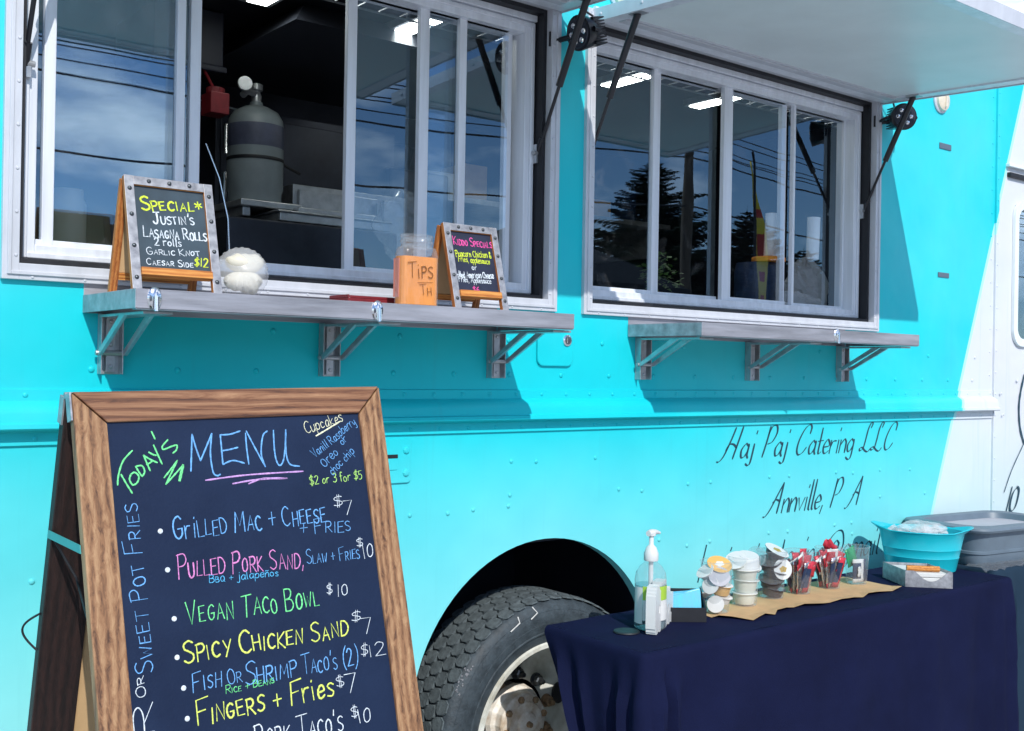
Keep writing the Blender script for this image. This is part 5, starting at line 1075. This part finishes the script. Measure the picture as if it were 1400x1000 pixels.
def packet(x, y, z, d, wd, ln, m, m2, label, group, seed):
    g = random.Random(seed); d = Vector(d).normalized(); s_ = d.cross(Vector((g.uniform(-.5, .5), -1, .2))).normalized(); n_ = s_.cross(d); c = Vector((x, y, z)); mb = MB()
    rows = [[c+d*ln*i/6+s_*wd*(j/4-.5)+n_*(.003*math.cos((j/4-.5)*math.pi)*math.sin(math.pi*i/6)+.0012*math.sin(i*2+j*1.7+seed)) for j in range(5)] for i in range(7)]
    mb.grid(rows); o = mb.build('sachet', m, None, smooth=True, solid=.002); o.data.materials.append(m2)
    for i, p in enumerate(o.data.polygons):
        if i // 4 in (0, 5) or i % 4 == 3: p.material_index = 1
    return tag(o, label, 'sachet', group)
for ci, seed in ((3, 10), (4, 40)):
    x, y, h, r = CUPS[ci]; g = random.Random(seed); who = 'fourth' if ci == 3 else 'fifth'
    for k in range(16):
        a = 2.4*k; q = .007+.021*math.sqrt(k/16); packet(x+q*math.cos(a), y+q*math.sin(a)*.9, ZK+.005, (.28*math.cos(a)+g.uniform(-.08, .08), .26*math.sin(a)+g.uniform(-.08, .08), 1), .024, .08+g.uniform(0, .03), (M['foil'], M['maroon'], M['foil'], M['navyp'])[k % 4], (M['red'], M['foil'], M['paper'])[k % 3], f'narrow silver and dark strip sachet in the {who} clear cup', f'silver strip sachets in the {who} clear cup', seed+k)
    for k in range(9):
        a = 2.4*k; q = .010+.014*(k % 3)/2; packet(x+q*math.cos(a)-.012*(k % 2), y+q*math.sin(a)-.008, ZK+.046+.0052*k, (.25*math.cos(a)+g.uniform(-.25, .25), .2*math.sin(a), 1), .040, .050, M['red'], M['paper'] if k % 3 == 1 else M['red'], f'red foil sachet in the {who} clear cup', f'red sachets in the {who} clear cup', seed+20+k)
x, y, h, r = CUPS[4]
mb = MB(); mb.grid([[(x-.02+.013*k-.004*j, y-.01+.004*j, ZK+.128+.03*(1-k/4)+.011*math.sin(k*1.3+j)-.006*j*(1 if k < 2 else .3)) for j in range(4)] for k in range(5)]); tag(mb.build('twisted_wrapper', M['red'], None, smooth=True, solid=.0015), 'twisted red wrapper sticking out above the fifth clear cup', 'wrapper')
packet(x+.014, y-.03, ZK+.035, (.1, 0, 1), .030, .05, M['paper'], M['paper'], 'white square sachet at the front of the fifth clear cup', 'sachets', 77)
x, y, h, r = CUPS[5]
packet(x-.012, y+.006, ZK+.062, (-.25, .1, 1), .056, .060, M['green'], M['green'], 'bright green sachet at the top of the narrow clear cup', 'sachets', 81); packet(x-.01, y-.012, ZK+.006, (0, 0, 1), .042, .078, M['navyp'], M['paper'], 'navy sachet with white border at the left of the narrow clear cup', 'sachets', 82); packet(x+.016, y-.010, ZK+.006, (.03, 0, 1), .034, .076, M['navyp'], M['navyp'], 'plain navy sachet at the right of the narrow clear cup', 'sachets', 83); packet(x-.008, y-.017, ZK+.026, (.02, 0, 1), .026, .034, M['paper'], M['paper'], 'small white sachet in front of the navy ones', 'sachets', 84)

# galvanised napkin box
NBX = thing('napkin_box', 'low galvanised box of white napkins with a scooped front on the table edge', 'napkin box', (3.39, -.375, ZT))
A0, B0, C0, D0_ = Vector((3.300, -.388, 0)), Vector((3.402, -.498, 0)), Vector((3.490, -.356, 0)), Vector((3.388, -.246, 0))
def wall_(mb, a, b, h0, h1, th=.003, scoop=None, n=24):
    d = (b-a); ln = d.length; d.normalize(); nn = Vector((d.y, -d.x, 0))*th
    for i in range(n):
        p, q = a+d*ln*i/n, a+d*ln*(i+1)/n; f = lambda t: h1 if not scoop else h1-max(0, scoop*math.cos((t-.55)*math.pi/.7)) if abs(t-.55) < .35 else h1
        z0 = ZT+.0012+h0; za, zb = ZT+.0012+f(i/n), ZT+.0012+f((i+1)/n)
        mb.hexa([(p.x, p.y, z0), (q.x, q.y, z0), (q.x-nn.x, q.y-nn.y, z0), (p.x-nn.x, p.y-nn.y, z0), (p.x, p.y, za), (q.x, q.y, zb), (q.x-nn.x, q.y-nn.y, zb), (p.x-nn.x, p.y-nn.y, za)])
mb = MB(); wall_(mb, A0, B0, 0, .054, scoop=.034); wall_(mb, B0, C0, 0, .054); wall_(mb, C0, D0_, 0, .054); wall_(mb, D0_, A0, 0, .054); mb.build('box_wall', M['galv'], NBX)
cc = (A0+B0+C0+D0_)/4
for k in range(3):
    s_ = .93-.01*k; mb = MB(); mb.prism([(cc.x+(p.x-cc.x)*s_, cc.y+(p.y-cc.y)*s_, ZT+.004+.015*k) for p in (A0, B0, C0, D0_)], (0, 0, .0135)); tag(mb.build('napkin_stack', M['paper'], None, bevel=.002), 'white napkin stack inside the galvanised box', 'napkins', 'napkins in the galvanised box')
dn_ = (B0-A0).normalized(); mb = MB(); q = A0+(D0_-A0)*.22+dn_*.020; mb.tube([(q.x, q.y, ZT+.058), (q.x+dn_.x*.105, q.y+dn_.y*.105, ZT+.058)], .0095, 14); tag(mb.build('wooden_roller', M['honey'], None, smooth=True), 'pale wooden roller weighing down the napkins', 'roller')

# cyan tub of ice
TU = thing('party_tub', 'bright cyan oval plastic tub with flared handles', 'tub', (3.64, -.23, ZT))
tang = R(-58); tu = Vector((math.cos(tang), math.sin(tang), 0)); tv = Vector((-math.sin(tang), math.cos(tang), 0)); tcn = Vector((3.648, -.235, ZT+.001))
def oval(a, b, z, flare=0, n=56):
    r_ = []
    for k in range(n+1):
        t = 2*math.pi*k/n; c, s_ = math.cos(t), math.sin(t); e = flare*max(0, abs(c)-.72)/.28
        r_.append(tcn+tu*c*(a+e*.9)+tv*s_*b+Vector((0, 0, z+e*.65)))
    return r_
mb = MB(); mb.grid([oval(.112, .085, 0), oval(.118, .090, .004), oval(.128, .098, .05), oval(.1295, .0995, .052), oval(.1285, .0985, .055), oval(.134, .103, .08), oval(.1355, .1045, .082), oval(.1345, .1035, .085), oval(.146, .112, .138), oval(.152, .118, .144, .026), oval(.151, .117, .147, .026), oval(.144, .110, .143), oval(.126, .095, .05), oval(.110, .083, .006)]); mb.bm.faces.new([mb.bm.verts.new(p) for p in oval(.110, .083, .006)[:-1]]); mb.build('tub_shell', M['cyan'], TU, smooth=True)
g = random.Random(9)
for k in range(26):
    a, q = g.uniform(0, 6.28), math.sqrt(g.random()); c = tcn+tu*math.cos(a)*q*.10+tv*math.sin(a)*q*.075+Vector((0, 0, .128+g.uniform(0, .028)*(1-q*.6)))
    mb = MB(); e1 = Vector((g.uniform(-1, 1), g.uniform(-1, 1), g.uniform(-1, 1))).normalized(); e2 = e1.cross(Vector((.3, .8, .5))).normalized(); mb.obox(c, e1, e2, e1.cross(e2), g.uniform(.012, .018), g.uniform(.011, .017), g.uniform(.010, .015)); tag(mb.build('ice_cube', M['milky'], None, bevel=.004), 'clear ice cube heaped in the cyan tub', 'ice', 'ice heaped in the cyan tub')
crumple('plastic_bag', 'clear crinkled bag lying over the ice in the cyan tub', 'plastic bag', tuple(tcn+Vector((.0, 0, .146))), .082, (1.15, 1.0, .34), 12, M['milky'])

# grey wash tub
GB = thing('wash_tub', 'slate grey rounded plastic tub on the second table', 'tub', (4.15, -.2, ZT))
ga = R(-7); gu, gv = Vector((math.cos(ga), math.sin(ga), 0)), Vector((-math.sin(ga), math.cos(ga), 0)); gcn = Vector((4.145, -.215, ZT+.002))
def rr3(hx, hy, r, z): return [gcn+gu*x+gv*y+Vector((0, 0, z)) for x, y in (lambda p: p+p[:1])(rrect(-hx, hx, -hy, hy, r, 8))]
mb = MB(); mb.grid([rr3(.262, .150, .06, 0), rr3(.266, .154, .062, .006), rr3(.268, .156, .063, .040), rr3(.273, .161, .066, .043), rr3(.273, .161, .066, .052), rr3(.269, .157, .064, .055), rr3(.278, .166, .070, .122), rr3(.300, .188, .085, .126), rr3(.304, .192, .088, .134), rr3(.300, .188, .086, .141), rr3(.268, .156, .09, .148), rr3(.252, .140, .085, .142), rr3(.244, .132, .08, .118)]); mb.build('tub_shell', M['grey_bin'], GB, smooth=True)
mb = MB(); mb.bm.faces.new([mb.bm.verts.new(p) for p in rr3(.246, .134, .08, .120)[:-1]]); mb.build('inner_tray', M['lilac'], GB)
g = random.Random(2); mb = MB(); mb.grid([[(3.80+.018*i, -.40+.02*j+.006*math.sin(i*.8), ZT+.006+.007*abs(math.sin(i*.9+j*.7))+g.uniform(0, .004)-(.012 if j == 0 else 0)) for j in range(5)] for i in range(24)]); tag(mb.build('plastic_sheet', M['film'], None, smooth=True), 'crinkled clear plastic sheet under the front of the grey tub', 'plastic sheet')
# ================================================================ ACROSS THE LOT (seen mirrored in the glass)
M['spruce'] = mat('spruce_needles', lin(.022, .045, .020), .7, var=.5, vscale=2)
M['bark'] = mat('bark', lin(.06, .045, .035), .85, var=.3, vscale=10)
M['siding'] = mat('dark_siding', lin(.10, .10, .115), .7, var=.2, vscale=3)
M['shingle'] = mat('roof_shingle', lin(.05, .05, .06), .8, var=.3, vscale=6)
M['canopy'] = mat('black_canopy_cloth', lin(.014, .016, .022), .8)
M['flag_y'] = mat('yellow_flag_cloth', lin(.72, .55, .03), .7, var=.1)
M['flag_r'] = mat('red_flag_print', lin(.45, .03, .02), .7)
M['polewood'] = mat('weathered_pole', lin(.10, .075, .055), .85, var=.3, vscale=4, stretch=(1, 1, .1))
def spruce(x, y, h, r, label, seed):
    g = random.Random(seed); t = thing('spruce_tree', label, 'tree', (x, y, GZ), 'spruces across the lot')
    mb = MB(); mb.tube([(x, y, GZ), (x+.05, y, h*.5), (x, y, h*.98)], [h*.022, h*.014, .01], 8); mb.build('trunk', M['bark'], t, smooth=True)
    mb = MB(); z = h*.06
    while z < h:
        f = 1-z/h; rr = r*min(1, f*2.3)**.62*g.uniform(.68, 1.14)+.08
        nb = int(10+12*f)
        for k in range(nb):
            a = 2*math.pi*(k+g.random())/nb; L_ = rr*g.uniform(.5, 1.18); d = Vector((math.cos(a), math.sin(a), -.16)); s_ = Vector((-math.sin(a), math.cos(a), 0)); n_ = 11
            for i in range(n_):
                q = L_*(i+.6)/n_; c = Vector((x, y, z))+d*q+Vector((0, 0, .22*L_*(i/n_)**2)); ww = L_*.21*(1.25-i/n_)+.05
                for sg in (-1, 1):
                    tip = c+s_*sg*ww*g.uniform(.8, 1.3)+d*ww*.8+Vector((0, 0, g.uniform(-.25, .05)*ww)); mb.face([c-d*.04*L_, c+d*.10*L_, tip]); mb.face([c, c+d*.05*L_+Vector((0, 0, -.10*L_*.5)), tip+Vector((0, 0, -.12*ww))])
        z += h*.016*g.uniform(.7, 1.3)+.03
    mb.face([(x-.05, y, h*.94), (x+.05, y, h*.94), (x, y, h*1.03)])
    mb.build('crown', M['spruce'], t); return t
spruce(31.2, -27.9, 9.8, 3.5, 'tallest dark spruce across the lot, mirrored in the middle of the right window', 1)
spruce(34.6, -25.9, 7.9, 2.9, 'shorter dark spruce to one side of the tall one across the lot', 2)
spruce(37.8, -25.5, 6.6, 2.3, 'lowest dark spruce at the far end of the row', 3)
spruce(25.4, -31.0, 6.4, 2.6, 'broad low spruce at the near end of the row', 4)
def bare(x, y, h, label, seed):
    g = random.Random(seed); t = thing('bare_tree', label, 'tree', (x, y, GZ)); mb = MB()
    def br(p, d, l, r, n):
        q = p+d*l; mb.tube([p, (p+q)/2+Vector((g.uniform(-.05, .05)*l, g.uniform(-.05, .05)*l, 0)), q], [r, r*.8, r*.6], 5)
        if n:
            for _ in range(3): br(q, (d+Vector((g.uniform(-.7, .7), g.uniform(-.7, .7), g.uniform(-.1, .5)))).normalized(), l*g.uniform(.6, .82), r*.55, n-1)
    br(Vector((x, y, GZ)), Vector((0, 0, 1)), h*.3, h*.02, 4); mb.build('branches', M['bark'], t)
bare(19.2, -23.5, 6.5, 'leafless grey tree left of the spruces across the lot', 3)
def pole(x, y, h, label):
    t = thing('utility_pole', label, 'utility pole', (x, y, GZ), 'utility poles along the road')
    MB().tube([(x, y, GZ), (x, y, h)], [.19, .13], 12).build('shaft', M['polewood'], t, smooth=True)
    MB().box(x-.06, x+.06, y-1.1, y+1.1, h-.7, h-.56).build('crossarm', M['polewood'], t)
    mb = MB()
    for d in (-1, -.5, .5, 1): mb.lathe([(.04, 0), (.05, .06), (.03, .12)], (x, y+d, h-.56), n=8)
    mb.build('insulator', M['steel'], t)
pole(24.9, -20.2, 9.2, 'wooden utility pole in front of the spruces'); pole(-14, -20.2, 9.2, 'wooden utility pole opposite the tail of the truck'); pole(66, -20.2, 9.2, 'farthest wooden utility pole along the road')
WL = [(-21.2, 8.62), (-20.7, 8.62), (-19.7, 8.62), (-19.2, 8.62), (-20.15, 8.25), (-20.15, 8.0), (-20.15, 6.5)]
for i, (y, z) in enumerate(WL):
    pts = []
    for a, b in ((-14, 24.9), (24.9, 66)):
        for k in range(14): u = k/13; pts.append((a+(b-a)*u, y, z-(.55+.05*i)*4*u*(1-u)))
    mb = MB(); mb.tube(pts, .016 if z > 8 else .026, 5); tag(mb.build('power_line', M['black'], None), ['outermost power line on the crossarm', 'outer inner power line beside the pole top', 'inner power line on the near side of the pole top', 'power line at the near end of the crossarm', 'thick cable below the crossarm', 'second thick cable below the crossarm', 'lowest thick cable on the pole'][i], 'power line', 'power lines between the poles')
FF = thing('feather_flag', 'yellow feather flag with dark red print across the lot', 'flag', (12.6, -7.6, GZ))
mb = MB(); mb.tube([(12.6, -7.6, GZ), (12.58, -7.6, 2.2), (12.52, -7.58, 3.6), (12.38, -7.5, 4.45), (12.28, -7.45, 4.6)], .018, 8); mb.build('flag_pole', M['black'], FF, smooth=True)
def fl(z): return (12.59-.05*max(0, (z-2)/2.4)**2-.15*max(0, (z-3.6)))
FD = Vector((.80, -.60, 0))*.55+Vector((.60, .80, 0))*.30         # cloth streams mostly along the line of sight
def fw_(z): return .40 if z < 3.1 else .40*max(.1, 1-(z-3.1)/1.55)
def fp(z, k, off=0): v = FD*(fw_(z)*k); return (fl(z)+v.x+off*.6, -7.6+v.y+off*.8+.02*math.sin(k*4+z*3), z)
mb = MB(); mb.grid([[fp(z, k/5) for k in range(6)] for z in [1.5+.12*i for i in range(26)]]); mb.build('flag_cloth', M['flag_y'], FF, smooth=True, solid=.004)
for z, h in ((1.6, .45), (2.25, .35), (2.80, .14), (3.15, .32), (3.70, .12)):
    for off in (-.006, .006):
        mb = MB(); mb.grid([[fp(zz, .18+.6*k/3, off) for k in range(4)] for zz in (z, z+h/2, z+h)]); mb.build('flag_print', M['flag_r'], FF)
def shed(x0, x1, y0, y1, hw, hr, label):
    t = thing('house', label, 'house', ((x0+x1)/2, (y0+y1)/2, GZ), 'houses across the lot')
    MB().box(x0, x1, y0, y1, GZ, hw).build('wall', M['siding'], t); ym = (y0+y1)/2
    mb = MB(); mb.prism([(x0-.4, y0-.4, hw-.1), (x0-.4, y1+.4, hw-.1), (x0-.4, ym, hr)], (x1-x0+.8, 0, 0)); rf = mb.build('roof', M['shingle'], t); MB().box(x0+2, x0+2.7, ym-.3, ym+.4, hr-.6, hr+.9).build('chimney', M['siding'], rf)
    for k in range(4):
        x = x0+(x1-x0)*(k+.6)/4.4; f = MB().box(x, x+1.1, y1+.002, y1+.06, 1.1, 2.5).build('window', M['white_alu'], t); MB().box(x+.1, x+1.0, y1+.061, y1+.08, 1.2, 2.4).build('pane', M['steeldark'], f)
shed(2, 22, -50, -40, 4.6, 7.4, 'long dark house across the lot mirrored in the left window'); shed(-24, -4, -54, -44, 4.0, 7.0, 'dark house opposite the tail of the truck'); shed(44, 60, -40, -30, 4.2, 6.4, 'dark house beyond the spruces')
CP = thing('popup_canopy', 'black pop-up canopy across the lot mirrored at the right of the left window', 'canopy', (9.2, -8.8, GZ))
for x, y in ((7.7, -10.3), (10.7, -10.3), (7.7, -7.3), (10.7, -7.3)): MB().box(x-.03, x+.03, y-.03, y+.03, GZ, 2.45).build('leg', M['steel'], CP)
mb = MB(); c = [(7.6, -10.4), (10.8, -10.4), (10.8, -7.2), (7.6, -7.2)]
for i in range(4):
    a, b = c[i], c[(i+1) % 4]; mb.face([(a[0], a[1], 2.55), (b[0], b[1], 2.55), (9.2, -8.8, 3.45)]); mb.face([(a[0], a[1], 2.25), (b[0], b[1], 2.25), (b[0], b[1], 2.55), (a[0], a[1], 2.55)])
mb.build('canopy_cloth', M['canopy'], CP, solid=.01)
# parked trailer-like food stand beyond
ST = thing('food_stand', 'dark food stand trailer parked across the lot', 'food stand', (14.5, -12, GZ))
MB().box(12.8, 17.2, -13.4, -11.2, .45, 2.9).build('body', M['siding'], ST, bevel=.05)
f = MB().box(13.4, 16.0, -11.198, -11.15, 1.3, 2.2).build('window', M['white_alu'], ST); MB().box(13.5, 15.9, -11.148, -11.13, 1.38, 2.12).build('pane', M['steeldark'], f)
mb = MB(); mb.hexa([(13.3, -11.19, 2.3), (16.1, -11.19, 2.3), (16.1, -10.2, 2.75), (13.3, -10.2, 2.75), (13.3, -11.19, 2.34), (16.1, -11.19, 2.34), (16.1, -10.2, 2.79), (13.3, -10.2, 2.79)]); mb.build('awning', M['teal'], ST)
for x in (14.2, 15.6): mb = MB(); mb.lathe([(.2, 0), (.34, .02), (.35, .1), (.34, .2), (.2, .22)], (x, -11.45, .33), (0, 1, 0), n=28); mb.build('wheel', M['tyre'], ST, smooth=True)
